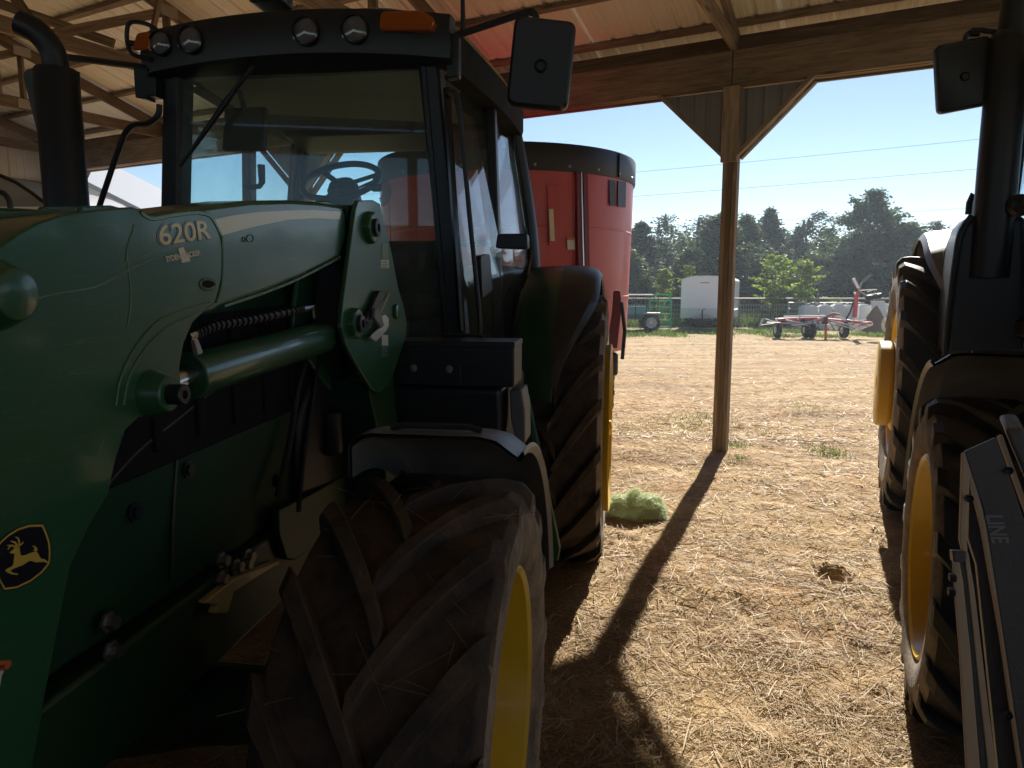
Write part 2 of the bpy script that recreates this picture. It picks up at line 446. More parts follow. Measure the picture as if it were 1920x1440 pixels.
def make_dirt():
    m, N, L, b = nodes('straw_littered_dirt')
    vec = coords(N, L)
    big = noise(N, L, .55, 6, .62, vec, .3); mid = noise(N, L, 5.0, 6, .65, vec, .4); fine = noise(N, L, 70, 4, .65, vec)
    c_ = mix_col(N, L, ramp(N, L, mid, [(.3, 0), (.72, 1)]), (.28, .185, .100), (.48, .35, .19))
    c_ = mix_col(N, L, ramp(N, L, big, [(.38, 0), (.66, .7)]), c_, (.52, .375, .19))
    c_ = mix_col(N, L, ramp(N, L, fine, [(.30, .6), (.46, 0)]), c_, (.15, .092, .055))
    # chaff: stretched flecks in two directions
    for sc_, rot in (((70, 9, 9), .5), ((9, 80, 9), -.3), ((60, 12, 9), 1.2)):
        tc = N.new('ShaderNodeTexCoord'); mp = N.new('ShaderNodeMapping'); mp.inputs['Scale'].default_value = sc_; mp.inputs['Rotation'].default_value = (0, 0, rot)
        L.new(tc.outputs['Object'], mp.inputs['Vector'])
        fl = noise(N, L, 1.0, 3, .6, mp.outputs[0], .8)
        c_ = mix_col(N, L, ramp(N, L, fl, [(.60, 0), (.68, .75)]), c_, (.58, .44, .235))
    tcy = N.new('ShaderNodeTexCoord'); mpy = N.new('ShaderNodeMapping'); mpy.inputs['Scale'].default_value = (.22, 2.6, 1); mpy.inputs['Rotation'].default_value = (0, 0, .06); L.new(tcy.outputs['Object'], mpy.inputs['Vector'])
    trk = noise(N, L, 1.0, 6, .65, mpy.outputs[0], .5)
    c_ = mix_col(N, L, ramp(N, L, trk, [(.36, .75), (.58, 0)]), c_, (.20, .130, .075))
    rst = noise(N, L, 2.2, 5, .65, vec, .6)
    c_ = mix_col(N, L, ramp(N, L, rst, [(.50, 0), (.66, .55)]), c_, (.30, .155, .065))
    c_ = mix_col(N, L, .10, c_, (.20, .130, .070))
    # green fringe in front of the fence
    geo = N.new('ShaderNodeNewGeometry'); sep = N.new('ShaderNodeSeparateXYZ'); L.new(geo.outputs['Position'], sep.inputs[0])
    warp = N.new('ShaderNodeMath'); warp.operation = 'MULTIPLY_ADD'; L.new(big, warp.inputs[0]); warp.inputs[1].default_value = 9.0; L.new(sep.outputs['Y'], warp.inputs[2])
    mr = N.new('ShaderNodeMapRange'); L.new(warp.outputs[0], mr.inputs[0]); mr.inputs[1].default_value = 27.5; mr.inputs[2].default_value = 31.5
    gm = N.new('ShaderNodeMath'); gm.operation = 'MULTIPLY'; L.new(mr.outputs[0], gm.inputs[0]); L.new(ramp(N, L, noise(N, L, 1.3, 6, .7, vec), [(.42, 0), (.58, 1)]), gm.inputs[1])
    c_ = mix_col(N, L, gm.outputs[0], c_, (.13, .16, .045))
    mr2 = N.new('ShaderNodeMapRange'); L.new(sep.outputs['Y'], mr2.inputs[0]); mr2.inputs[1].default_value = 31; mr2.inputs[2].default_value = 36
    c_ = mix_col(N, L, mr2.outputs[0], c_, (.10, .14, .04))
    L.new(c_, b.inputs['Base Color']); b.inputs['Roughness'].default_value = .95; b.inputs['Specular IOR Level'].default_value = .15
    hgt = mix_col(N, L, .5, fine, mid)
    bn = N.new('ShaderNodeBump'); bn.inputs['Strength'].default_value = .8; bn.inputs['Distance'].default_value = .03
    L.new(hgt, bn.inputs['Height']); L.new(bn.outputs[0], b.inputs['Normal'])
    return m
M['dirt'] = make_dirt()
ground = link('ground', np_mesh('ground', np.stack([GX, GY, GZ], -1).reshape(-1, 3), quads, True), M['dirt'])
tag(ground, kind='structure')

# ------------------------------------------------------------------ loose straw, grass (nobody could count it)
def blades(n, sampler, lmin, lmax, wid, lift, curl, seed, up=0.0):
    g = np.random.default_rng(seed)
    x, y = sampler(g, n); n = len(x)
    L_ = g.uniform(lmin, lmax, n) * g.uniform(.5, 1.0, n); a = g.uniform(0, 2*np.pi, n)
    w = wid * g.uniform(.5, 1.25, n) * (np.where(y < 8.2, np.clip(.55 + .22*y, .7, 2.0), np.clip(2.0 - .5*(y - 8.2), 1.0, 2.0)) if wid < .004 and up == 0 else 1.0)
    z0 = ground_h(x, y) + g.uniform(0.000, lift, n)
    dx, dy = np.cos(a), np.sin(a); nx_, ny_ = -dy, dx
    bend = g.normal(0, curl, n); tip = g.uniform(-.10, .22, n) * (1 - up) + up
    roll = g.uniform(-.8, .8, n)
    vs = []
    for t in (0, .5, 1.0):
        off = L_*(t - .5*(1-up))
        cx = x + dx*off*(1 - .75*up) + nx_*bend*L_*(t*t); cy = y + dy*off*(1 - .75*up) + ny_*bend*L_*(t*t)
        cz = z0 + .002 + np.maximum(0, tip)*L_*(t**1.3)*(1 if up == 0 else .9)
        ww = w*(1 if t < .9 else .5)
        for s_ in (-1, 1):
            vs.append(np.stack([cx + s_*nx_*ww*np.cos(roll), cy + s_*ny_*ww*np.cos(roll), cz + s_*ww*np.sin(roll) + .001], -1))
    V = np.stack(vs, 1).reshape(-1, 3); b0 = np.arange(n)*6
    F_ = np.concatenate([np.stack([b0, b0+1, b0+3, b0+2], -1), np.stack([b0+2, b0+3, b0+5, b0+4], -1)])
    return V, F_

def smp_near(g, n):
    # screen-even scatter over the aisle: denser close to the camera
    yy = 1.25 * np.exp(g.uniform(0, 1, n) * math.log(8.6)); xx = (g.uniform(-.75, .72, n)) * yy
    dens = .5 + .5*np.sin(xx*2.3 + 1.1*np.sin(yy*1.7)) * np.sin(yy*2.9 + .6*np.sin(xx*3.1)); dens = np.clip(.25 + dens*(.6 + .8*np.sin(xx*7.1 + 2*np.sin(yy*5.3))*np.sin(yy*8.3 + xx*2)), 0, 1)
    k = g.uniform(0, 1, n) < (.25 + .75*dens); return xx[k], yy[k]
def smp_yard(g, n):
    yy = 7.5 + 16*g.uniform(0, 1, n)**1.3; xx = g.uniform(-.75, .75, n)*yy; return xx, yy

V1, F1 = blades(170000, smp_near, .03, .13, .0013, .012, .16, 3)
V2, F2 = blades(12000, smp_near, .08, .24, .0019, .016, .10, 4)
V3, F3 = blades(30000, smp_yard, .06, .22, .0040, .015, .12, 5)
o = link('loose_straw', np_mesh('loose_straw', np.concatenate([V1, V2, V3]), np.concatenate([F1, F2 + len(V1), F3 + len(V1) + len(V2)])), M['straw'])
tag(o, 'loose golden straw scattered over the dirt floor and yard', 'straw', kind='stuff')

def smp_tufts(spots):
    def f(g, n):
        xs, ys = [], []
        for (u, v, r_, k) in spots:
            p = on_z(u, v); m_ = int(n*k)
            xs.append(p.x + g.normal(0, r_, m_)); ys.append(p.y + g.normal(0, r_*1.2, m_))
        return np.concatenate(xs), np.concatenate(ys)
    return f
near_spots = [(1330, 785, .22, .22), (1290, 800, .3, .14), (1372, 838, .07, .10), (1250, 800, .3, .08), (1500, 765, .2, .07), (1495, 778, .3, .05), (1560, 850, .09, .12), (1410, 805, .2, .05), (1385, 868, .06, .05), (1215, 815, .25, .05), (1565, 720, .4, .03), (1520, 840, .12, .04)]
VG, FG = blades(2000, smp_tufts(near_spots), .03, .09, .003, .004, .25, 8, up=.7)
def smp_fringe(g, n):
    yy = g.uniform(23.5, 27.5, n); xx = g.uniform(-.6, .7, n)*yy
    d = np.sin(xx*1.1)*np.sin(yy*1.9 + xx*.4) + .5*np.sin(xx*3.7); k = d > g.uniform(-.4, .9, n); return xx[k], yy[k]
def smp_back(g, n):
    yy = g.uniform(29.8, 36, n); return g.uniform(-.75, .75, n)*yy, yy
VF, FF = blades(44000, smp_fringe, .08, .26, .012, .004, .2, 9, up=.7)
VB, FB = blades(45000, smp_back, .25, .85, .022, .01, .2, 10, up=.85)
o = link('grass', np_mesh('grass', np.concatenate([VG, VF, VB]), np.concatenate([FG, FF + len(VG), FB + len(VG) + len(VF)])), M['grass'])
tag(o, 'patchy green grass and weeds in the yard and along the fence', 'grass', kind='stuff')

# ================================================================== the pole barn
BARN = Frame(2.10, 7.06, 28.0)           # x along the open eave, y outwards, foot of the post in view
barn = empty('pole_barn'); BARN.place(barn)
tag(barn, 'open wooden pole barn with tin roof, trusses and braced posts around the tractors', 'barn')

def board(name, p0, p1, thick, depth, parent, mat=None, up=(0, 0, 1), bevel=.003):
    """a timber whose grain runs along it: its own axis is its length"""
    p0, p1 = Vector(p0), Vector(p1); d = p1 - p0; L_ = d.length; d.normalize()
    sd_ = d.cross(Vector(up))
    if sd_.length < 1e-3: sd_ = d.cross(Vector((1, 0, 0)))
    sd_.normalize(); u2 = sd_.cross(d)
    mb = MB(); mb.box((0, 0, 0), (L_, thick, depth))
    o = mb.build(name, mat or M['wood'], parent, bevel, smooth=0)
    Mx = Matrix((d, sd_, u2)).transposed().to_4x4(); Mx.translation = (p0 + p1)/2
    o.matrix_local = Mx; return o

S_POST = (-10.9, -5.45, 0.0, 5.45, 10.9)
S_TRUSS = (-10.9, -8.18, -5.45, -2.72, 0.0, 2.72, 5.45, 8.18, 10.9)
HB, HT = 3.50, 3.82                     # header underside / top
SLOPE = .30
RIDGE = -6.2; BACK = -12.4
for s_ in S_POST:
    for y_ in (0.0, BACK):
        po = board('post', (s_, y_, -.1), (s_, y_, 3.80), .044, .14, barn, M['wood_post'], up=(0, 1, 0))
        for dx in (-.046, .046):
            pl = board('ply', (0, 0, 0), (3.9, 0, 0), .043, .136 + RNG.uniform(-.006, .006), po, M['wood_post'], up=(0, 0, 1))
            # child axes: x runs up the post
            pl.location = (0, dx, 0); pl.rotation_euler = (0, 0, 0)
# header: two boards with a filler between, broken at the posts
for i in range(len(S_POST) - 1):
    a, b_ = S_POST[i] + (.004 if i else -.35), S_POST[i+1] - .004
    if i == 3: b_ = S_POST[4] + .4
    board('header_beam', (a, -.105, (HB+HT)/2), (b_, -.105, (HB+HT)/2), .04, HT-HB, barn)
    board('header_beam', (a, .105, (HB+HT)/2), (b_, .105, (HB+HT)/2), .04, HT-HB, barn)
    board('header_filler', (a, .03, HB + .04), (b_, .03, HB + .04), .07, .05, barn)
    board('eave_board', (a, .06, HT + .09), (b_, .06, HT + .09), .04, .17, barn)
    for yb in (BACK - .105, BACK + .105):
        board('header_beam', (a, yb, (HB+HT)/2), (b_, yb, (HB+HT)/2), .04, HT-HB, barn)
board('outer_fascia', (-11.4, .30, HT + .02), (11.6, .30, HT + .02), .035, .16, barn)
# knee braces with siding triangles
for s_ in S_POST:
    for sg in (-1, 1):
        if s_ == S_POST[0] and sg < 0: continue
        if s_ == S_POST[-1] and sg > 0: continue
        for yb in (-.09, .085):
            board('knee_brace', (s_ + sg*.06, yb, 2.88), (s_ + sg*.70, yb, HB + .01), .038, .085, barn, up=(0, 1, 0))
        if s_ == 0.0 or s_ == S_POST[1]:
            mb = MB(); n = 32; lo_, hi_ = [], []          # ribbed triangle of siding
            for k in range(n + 1):
                xa = .045 + .615*k/n; ya = .02 + (0, .0, .016, .016, 0, 0, .003, 0)[k % 8]
                lo_.append((s_ + sg*xa, ya, 2.90 + (xa - .06)*.97)); hi_.append((s_ + sg*xa, ya, HB))
            mb.loops([lo_, hi_], closed=False)
            mb.build('brace_siding', M['tin_grey'], barn, smooth=0)
    board('post_cap_board', (s_, -.127, 2.82), (s_, -.127, HB + .0), .04, .15, barn, M['wood_post'], up=(1, 0, 0))
# trusses
ME_GUSSET = MB().box((0, 0, 0), (.003, .2, .11)).mesh('gusset_plate', 0); ME_GUSSET.materials.append(M['galv'])
def zroof(y): return HT + .16 + SLOPE*(-y if y > RIDGE else y - BACK)
for s_ in S_TRUSS:
    tr = empty('truss', (s_, 0, 0), 0, barn)
    bz = HT + .07
    board('bottom_chord', (0, .12, bz), (0, BACK - .12, bz), .04, .14, tr, up=(0, 0, 1))
    for ya, yb in ((.25, RIDGE), (BACK - .25, RIDGE)):
        board('top_chord', (0, ya, zroof(ya) - .02), (0, yb, zroof(yb) - .02), .04, .14, tr)
    for off in (-.033,):
        pts = [(-1.9, 'b'), (-1.9, 't'), (-3.2, 'b'), (-4.2, 't'), (-5.0, 'b'), (RIDGE, 't'), (-7.4, 'b'), (-8.2, 't'), (-9.2, 'b'), (-10.5, 't'), (-10.5, 'b')]
        for (ya, ka), (yb, kb) in zip(pts[:-1], pts[1:]):
            board('web', (off, ya, bz if ka == 'b' else zroof(ya) - .03), (off, yb, bz if kb == 'b' else zroof(yb) - .03), .036, .09, tr)
    for ya, z_ in ((-1.9, bz), (-3.2, bz), (-5.0, bz), (-1.9, zroof(-1.9) - .04), (-4.2, zroof(-4.2) - .04)):
        o = link('gusset_plate', ME_GUSSET, None, tr); o.location = (.024, ya, z_)
        o = link('gusset_plate', ME_GUSSET, None, tr); o.location = (-.055, ya, z_)
# X bracing between trusses seen upper left
for a, b_ in ((-8.18, -5.45), (-10.9, -8.18), (-5.45, -2.72)):
    board('sway_brace', (a + .04, -2.2, HT + .17), (b_ - .04, -3.6, zroof(-3.6) - .16), .036, .09, barn)
    board('sway_brace', (a + .04, -4.2, zroof(-4.2) - .18), (b_ - .04, -2.5, HT + .21), .036, .09, barn)
# purlins
y_ = -.05
k = 0
while y_ > BACK:
    z_ = zroof(y_) + .075
    board('purlin', (-11.3, y_, z_), (11.5, y_, z_), .09, .04, barn); y_ -= .66; k += 1
# roof sheets: ribbed, one object per sheet
def sheet_mesh(width, length, name):
    prof = []; x = 0.0; p = .2286
    while x < width - 1e-6:
        prof += [(x, 0), (x + .02, .019), (x + .045, .019), (x + .065, 0), (x + .115, 0), (x + .122, .004), (x + .135, .004), (x + .142, 0), (x + .178, 0), (x + .185, .004), (x + .198, .004), (x + .205, 0)]
        x += p
    prof.append((width, 0))
    mb = MB(); mb.loops([[(a, 0, b_) for a, b_ in prof], [(a, -length, b_) for a, b_ in prof]], closed=False)
    return mb.mesh(name, 20)
wid = .9144
slen = math.hypot(RIDGE - .42, SLOPE*(-RIDGE + .42))
me_roof = sheet_mesh(wid, slen, 'roof_panel'); me_roof.materials.append(M['tin'])
ang = math.atan(SLOPE)
for k in range(25):
    x0 = -11.35 + k*(wid - .014)
    o = link('roof_panel', me_roof, None, barn); o.location = (x0, .42, zroof(.42) + .098 + (.003 if k % 2 else 0)); o.rotation_euler = (-ang, 0, 0)
    o = link('roof_panel', me_roof, None, barn); o.location = (x0 + wid, BACK - .42, zroof(BACK - .42) + .098 + (.003 if k % 2 else 0)); o.rotation_euler = (-ang, 0, math.pi)
mb = MB(); mb.tube([(-11.35, RIDGE, zroof(RIDGE) + .125), (11.5, RIDGE, zroof(RIDGE) + .125)], .10, 6, flat=(.35, 1.6)); mb.build('ridge_cap', M['tin'], barn)
# gable wall at the far left end and the unseen back wall, kept low to let fill light in, sheet by sheet
def wall_sheet(w, h0, h1, name):
    prof = []; x = 0.0
    while x < w - 1e-6:
        prof += [(x, 0), (x + .02, .019), (x + .045, .019), (x + .065, 0), (x + .13, 0), (x + .14, .004), (x + .16, .004), (x + .17, 0)]; x += .2286
    prof.append((w, 0))
    mb = MB(); mb.loops([[(a, b_, 0.02) for a, b_ in prof], [(a, b_, h0 + (h1 - h0)*a/w) for a, b_ in prof]], closed=False)
    return mb.mesh(name, 20)
yy = .1
while yy > BACK:
    h0, h1 = zroof(min(yy, 0)) + .05, zroof(max(min(yy - wid, 0), BACK)) + .05
    me = wall_sheet(wid, h0, h1, 'wall_panel'); o = link('wall_panel', me, M['tin'], barn); o.location = (-11.08, yy, 0); o.rotation_euler = (0, 0, -math.pi/2); yy -= wid + .001
for z_ in (.6, 1.5, 2.4, 3.3):
    board('girt', (-11.02, .05, z_), (-11.02, BACK, z_), .04, .14, barn)
for y_ in (-4.1, -8.2):
    board('gable_post', (-10.92, y_, -.05), (-10.92, y_, 5.0), .13, .13, barn, M['wood_post'], up=(0, 1, 0))
me_back = wall_sheet(wid, 2.55, 2.55, 'wall_panel'); me_back.materials.append(M['tin'])
for k in range(25):
    o = link('wall_panel', me_back, None, barn); o.location = (-11.0 + k*(wid + .001), BACK - .16, 0)
for z_ in (.6, 1.5, 2.25):
    board('girt', (-10.9, BACK - .12, z_), (11, BACK - .12, z_), .04, .14, barn)
# ================================================================== wheels
def tire_mesh(name, Rad, W, rim, nl, lug_h, seed=0, lugw=.05):
    g = np.random.default_rng(seed)
    R0 = Rad - lug_h; h = R0 - rim
    half = [(W*.40, rim - .012), (W*.455, rim + .02), (W*.475, rim + .28*h), (W*.487, rim + .52*h), (W*.475, rim + .74*h), (W*.44, rim + .90*h), (W*.36, R0 - .012), (W*.2, R0 - .002)]
    prof = [(-a, r_) for a, r_ in half] + [(0, R0)] + [(a, r_) for a, r_ in half[::-1]]
    mb = MB(); mb.lathe(prof, 84)
    # ridges on the side wall
    for r_ in (rim + .035, rim + .16*h + .03):
        for sg in (-1, 1):
            xx = W*(.425 + .09*((r_ - rim)/h))
            mb.lathe([(sg*(xx - .006), r_ - .008), (sg*(xx + .006), r_), (sg*(xx - .006), r_ + .008)], 72)
    ns = 9
    for sg in (-1, 1):
        for k in range(nl):
            th0 = 2*math.pi*(k + (.5 if sg > 0 else 0))/nl
            rings = []
            jit = g.normal(0, .004, 3)
            for i in range(ns):
                q = i/(ns - 1)
                x = sg*W*(-.045 + .51*min(1, q/.82)) if q < .83 else sg*W*(.465 + .012*(q - .83)/.17)
                if q < .83:
                    f = max(0, (abs(x)/W - .2)/.3); base = R0 - .02 - .05*f*f; top = Rad - .004 - .02*f*f
                else:
                    t = (q - .83)/.17; base = R0 - .07 - t*.05; top = Rad - .03 - t*(.20*h)
                    top = max(top, base + .004)
                th = th0 + (.80*W*min(1, q/.83)**.86)/Rad + jit[0]
                wt = lugw*(.85 + .25*q); wb = wt*1.5
                ring = []
                for (rr, ww) in ((base, -wb/2), (top, -wt/2), (top, wt/2), (base, wb/2)):
                    a = th + ww/Rad; rr = rr + g.normal(0, .0022)
                    xo = x + (sg*.004 if (q >= .83 and rr > base + .003) else 0)
                    ring.append((xo, -rr*math.cos(a), rr*math.sin(a)))
                rings.append(ring)
            mb.loops(rings)
    me = mb.mesh(name, 32); me.materials.append(None); me.materials.append(None)
    for p in me.polygons:
        if math.hypot(p.center.y, p.center.z) < R0 - .035 and abs(p.center.x) > .3*W: p.material_index = 1
    return me

def tire_mats(me, tread, side):
    me.materials[0] = M[tread]; me.materials[1] = M[side]; return me

def rim_mesh(name, W, rim, dish, fl=.485):
    mb = MB(); f = W*fl
    mb.lathe([(f - .02, rim - .004), (f + .010, rim + .006), (f + .016, rim - .004), (f + .006, rim - .016), (f - .02, rim - .024), (f - .05, rim - .036), (f - .11, rim - .042),
              (f - .125, rim - .052), (f - .135, rim - .075), (dish + .03, rim - .085), (dish + .012, rim*.66), (dish, rim*.60), (dish - .004, rim*.46), (dish + .03, rim*.40), (dish + .035, rim*.30),
              (dish + .09, rim*.26), (dish + .11, rim*.20), (dish + .11, .002)], 72)
    mb.lathe([(-f, rim - .01), (-f + .03, rim - .03), (0, rim - .05), (f - .1, rim - .045)], 48)
    return mb.mesh(name, 30)

def bolt_mesh(name, r_, h):
    mb = MB(); mb.lathe([(0, r_*1.5), (.006, r_*1.5), (.006, r_), (h, r_), (h, .0005)], 6); return mb.mesh(name, 20)
ME_BOLT = bolt_mesh('bolt', .014, .022); ME_BOLT.materials.append(M['steel'])
ME_BOLT_BLACK = bolt_mesh('bolt', .014, .014); ME_BOLT_BLACK.materials.append(M['black'])
ME_BOLT_Y = bolt_mesh('wheel_bolt', .014, .024); ME_BOLT_Y.materials.append(M['yellow'])

def wheel(parent, name, tire_me, rim_me, loc, mirror, rim, dish, nb=8, lug_clamps=False):
    w = link(name, tire_me, None, parent, .003, 1); w.location = loc
    if mirror: w.scale = (-1, 1, 1)
    r_ = link('rim', rim_me, None, w)
    for k in range(nb):
        a = 2*math.pi*k/nb
        b_ = link('wheel_bolt', ME_BOLT_Y, None, w); b_.location = (dish + .03, rim*.35*math.cos(a), rim*.35*math.sin(a))
    if lug_clamps:
        for k in range(8):
            a = 2*math.pi*(k + .5)/8
            mb = MB(); mb.box((dish + .05, -(rim - .10)*math.cos(a), (rim - .10)*math.sin(a)), (.07, .07, .10), Matrix.Rotation(-a, 3, 'X'))
            mb.build('rim_clamp', M['yellow'], w, .006)
    return w

# ================================================================== a cab tractor, in its own frame (x to its left hand = photograph's right, y to its tail)
def rounded(pts, r_, n=5):
    out = []; m = len(pts)
    for i in range(m):
        p = Vector(pts[i]); a = (Vector(pts[i-1]) - p); b_ = (Vector(pts[(i+1) % m]) - p)
        rr = r_[i] if isinstance(r_, (list, tuple)) else r_
        rr = min(rr, a.length*.48, b_.length*.48); a = p + a.normalized()*rr; b_ = p + b_.normalized()*rr
        for k in range(n + 1):
            t = k/n; out.append(tuple((1-t)**2*a + 2*t*(1-t)*p + t*t*b_))
    return out

def pane(mb, quad, th=.006):
    """a thin pane through the corner points, with thickness"""
    P = [Vector(p) for p in quad]; nrm = (P[1] - P[0]).cross(P[-1] - P[0]).normalized()*th
    return mb.loops([P, [p + nrm for p in P]])

def round_pane(quad, r_):
    P = [Vector(p) for p in quad]; m = len(P); out = []
    for i in range(m):
        p = P[i]; a = P[i-1] - p; b_ = P[(i+1) % m] - p
        a = p + a.normalized()*min(r_, a.length*.4); b_ = p + b_.normalized()*min(r_, b_.length*.4)
        for k in range(6):
            t = k/5; out.append((1-t)**2*a + 2*t*(1-t)*p + t*t*b_)
    return out

def rear_fenders(t, xin, xout, rr, wr, top_mat):
    for sg in (-1, 1):
        # inner green shell and outer black flare, arcs around the rear axle
        mb = MB(); prof = [(sg*(xin - .02), rr + .06), (sg*(xin + .0), rr + .14), (sg*(xin + .05), rr + .165), (sg*(xin + .20), rr + .17), (sg*(xin + .205), rr + .16), (sg*(xin + .05), rr + .153), (sg*(xin + .012), rr + .13), (sg*(xin - .005), rr + .06)]
        mb.lathe(prof, 22, (0, 0, wr), 'x', R(18), R(165), closed_prof=True)
        side = arc(0, wr, rr + .08, 180 - 18, 180 - 165, 18)
        mb.slab_x([(a, b_) for a, b_ in side] + [(.55, 1.0), (-.62, 1.0)], sg*(xin - .03), sg*(xin - .012))
        f = mb.build('rear_fender', M['green_fender'], t, smooth=40)
        mb = MB(); x0 = xin + .20; rings = []
        for k in range(23):
            tt = R(22 + (150 - 22)*k/22); q = min(1, max(0, (math.degrees(tt) - 20)/42)); q = q*q*(3 - 2*q); w = (xout - x0)*(.10 + .90*q)
            prof = [(x0, rr + .172), (x0 + .5*w, rr + .167), (x0 + .85*w, rr + .15), (x0 + w, rr + .11), (x0 + w - .012, rr + .105), (x0 + .82*w, rr + .138), (x0 + .5*w, rr + .154), (x0, rr + .158)]
            rings.append([(sg*a, -r_*math.cos(tt), wr + r_*math.sin(tt)) for a, r_ in prof])
        mb.loops(rings)
        mb.build('fender_flare', top_mat, f, smooth=40)

def make_cab(t, opts):
    zb, dz = opts.get('zb', 1.30), opts.get('dz', 0.0)          # dz lifts the roof
    At, Ab = Vector((.565, -1.36, 2.58 + dz)), Vector((.668, -1.36, zb))
    Ct, Cb = Vector((.668, .02, 2.66 + dz)), Vector((.785, .06, 1.80))
    mx = lambda p: Vector((-p.x, p.y, p.z))
    # pillars: their own meshes
    for side in (1, -1):
        f = (lambda p: p) if side > 0 else mx
        mb = MB(); mb.bar(f(At + Vector((-.02, 0, .05))), f(Ab), .085, .10, (0, 1, 0)); mb.build('front_pillar', M['black'], t, .012)
        mb = MB(); mb.tube([f(p) for p in spline([Ct + Vector((-.06, -.12, .06)), Ct + Vector((-.005, .0, -.06)), (Ct + Cb)/2 + Vector((.006, .02, 0)), Cb, Cb + Vector((.0, .05, -.55))], 5)], .048, 8, flat=(1.2, .8)); mb.build('rear_pillar', M['black'], t)
        mb = MB(); mb.bar(f(At), f(Ct), .05, .05); mb.build('roof_rail', M['black'], t, .01)
        mb = MB(); mb.bar(f(Ab + Vector((0, 0, .03))), f(Vector((Cb.x, -.55, zb + .03))), .06, .09); mb.build('door_sill', M['black'], t, .01)
        # side door glass, slightly inside the pillars
        q = [f(p) for p in (Ab + Vector((-.006, .05, .08)), Vector((.765, -.62, zb + .08)), Cb + Vector((-.02, -.05, .04)), Ct + Vector((-.014, -.05, -.05)), At + Vector((-.01, .05, -.03)))]
        mb = MB(); pane(mb, round_pane(q, .06)); d = mb.build('side_window', M['glass_side'], t, smooth=0)
        # slim black door frame just outside the pane
        mb = MB(); ring = [p + Vector((side*.016, 0, 0)) for p in round_pane(q, .07)]; mb.tube(ring + ring[:1], .014, 6, caps=False); mb.build('door_frame', M['black_gloss'], d)
    # front cross members and windscreen
    mb = MB(); mb.bar(mx(Ab), Ab, .08, .10); mb.build('cowl_bar', M['black'], t, .01)
    q = [mx(Ab) + Vector((.04, -.03, .05)), Ab + Vector((-.04, -.03, .05)), At + Vector((-.035, -.03, .02)), mx(At) + Vector((.035, -.03, .02))]
    mb = MB(); pane(mb, round_pane(q, .09)); ws = mb.build('windscreen', M['glass'], t, smooth=0)
    mb = MB(); ring = [p + Vector((0, -.012, 0)) for p in round_pane(q, .09)]; mb.tube(ring + ring[:1], .016, 6, caps=False); mb.build('windscreen_seal', M['black'], ws)
    q = [mx(Cb) + Vector((.04, .06, .12)), Cb + Vector((-.04, .06, .12)), Ct + Vector((-.04, .02, -.06)), mx(Ct) + Vector((.04, .02, -.06))]
    mb = MB(); pane(mb, round_pane(q, .08)); rw = mb.build('rear_window', M['glass_side'], t, smooth=0)
    mb = MB(); ring = round_pane(q, .08); mb.tube(ring + ring[:1], .02, 6, caps=False); mb.build('window_frame', M['black'], rw)
    mb = MB(); mb.slab_x([(.10, zb), (.10, 1.78), (.04, 1.78), (-.02, zb)], -.76, .76); mb.build('rear_bulkhead', M['black'], t, .01)
    mb = MB(); mb.box((0, -.62, zb - .02), (1.30, 1.45, .06)); mb.build('floor', M['black'], t, .01)
    # roof
    def outline(k, inset):
        pts = rounded([(-.62 - .03*k + inset, -1.47 + inset), (.62 + .03*k - inset, -1.47 + inset), (.735 - inset, -.55), (.735 - inset, .30 - inset), (-.735 + inset, .30 - inset), (-.735 + inset, -.55)], [.22, .22, .3, .3, .3, .3], 6)
        return pts
    rings = []
    for z_, k, ins in ((2.565, 0, .07), (2.575, 0, .01), (2.62, .6, 0), (2.70, .9, .0), (2.745, .7, .025), (2.78, .5, .09), (2.80, .3, .22), (2.81, 0, .40)):
        bow = 0
        rings.append([(x, y, z_ + dz - .035*max(0, abs(x) - .35)/.35 + (-.02 if y < -1.3 and z_ > 2.7 else 0) - .03*max(0, y)/.3) for x, y in outline(k, ins)])
    mb = MB(); mb.loops(rings[3:]); ro = mb.build('cab_roof', M['green'], t, smooth=45)
    mb = MB(); mb.loops([[(x*.994, y, z_) for x, y, z_ in r_] for r_ in rings[:4]]); mb.build('roof_skirt', M['matte_black'], ro, smooth=45)
    # black front visor holding the work lamps
    rv = []
    for z_, off in ((2.545, .00), (2.56, .03), (2.66, .045), (2.725, .02), (2.73, -.01)):
        rv.append([(x, -1.42 - off - .06*(1 - (x/.66)**2), z_ + dz - .03*(x/.66)**2) for x in np.linspace(-.655, .655, 15)])
    back = [[(x, -1.36, r_[0][2]) for (x, _, _) in r_] for r_ in rv]
    mb = MB(); mb.loops([a + b_[::-1] for a, b_ in zip(rv, back)]); vis = mb.build('visor', M['black'], t, smooth=40)
    def lamp(x, z_, r_=.052, sq=1.0):
        yy = -1.465 - .06*(1 - (x/.66)**2)
        mb = MB(); mb.lathe([(.05, r_*1.12), (-.012, r_*1.12), (-.014, r_), (-.004, r_*.92)], 24, (x, yy, z_ + dz), 'y'); l = mb.build('work_lamp', M['black_gloss'], vis)
        mb = MB(); mb.lathe([(-.004, r_*.95), (-.012, r_*.6), (-.015, .001)], 24, (x, yy, z_ + dz), 'y'); mb.build('lamp_lens', M['lens'], vis)
    for x in (-.545, -.40, .10, .295): lamp(x, 2.635, .05 if abs(x) < .5 else .045)
    for sg in (1,):
        mb = MB(); pts = rounded([(sg*.39, 2.625 + dz), (sg*.60, 2.615 + dz), (sg*.615, 2.655 + dz), (sg*.56, 2.69 + dz), (sg*.40, 2.695 + dz)], .02, 4)
        mb.slab_y(pts, -1.515, -1.42); s_ = mb.build('turn_signal', M['amber'], vis, .006)
        s_.rotation_euler = (0, 0, 0)
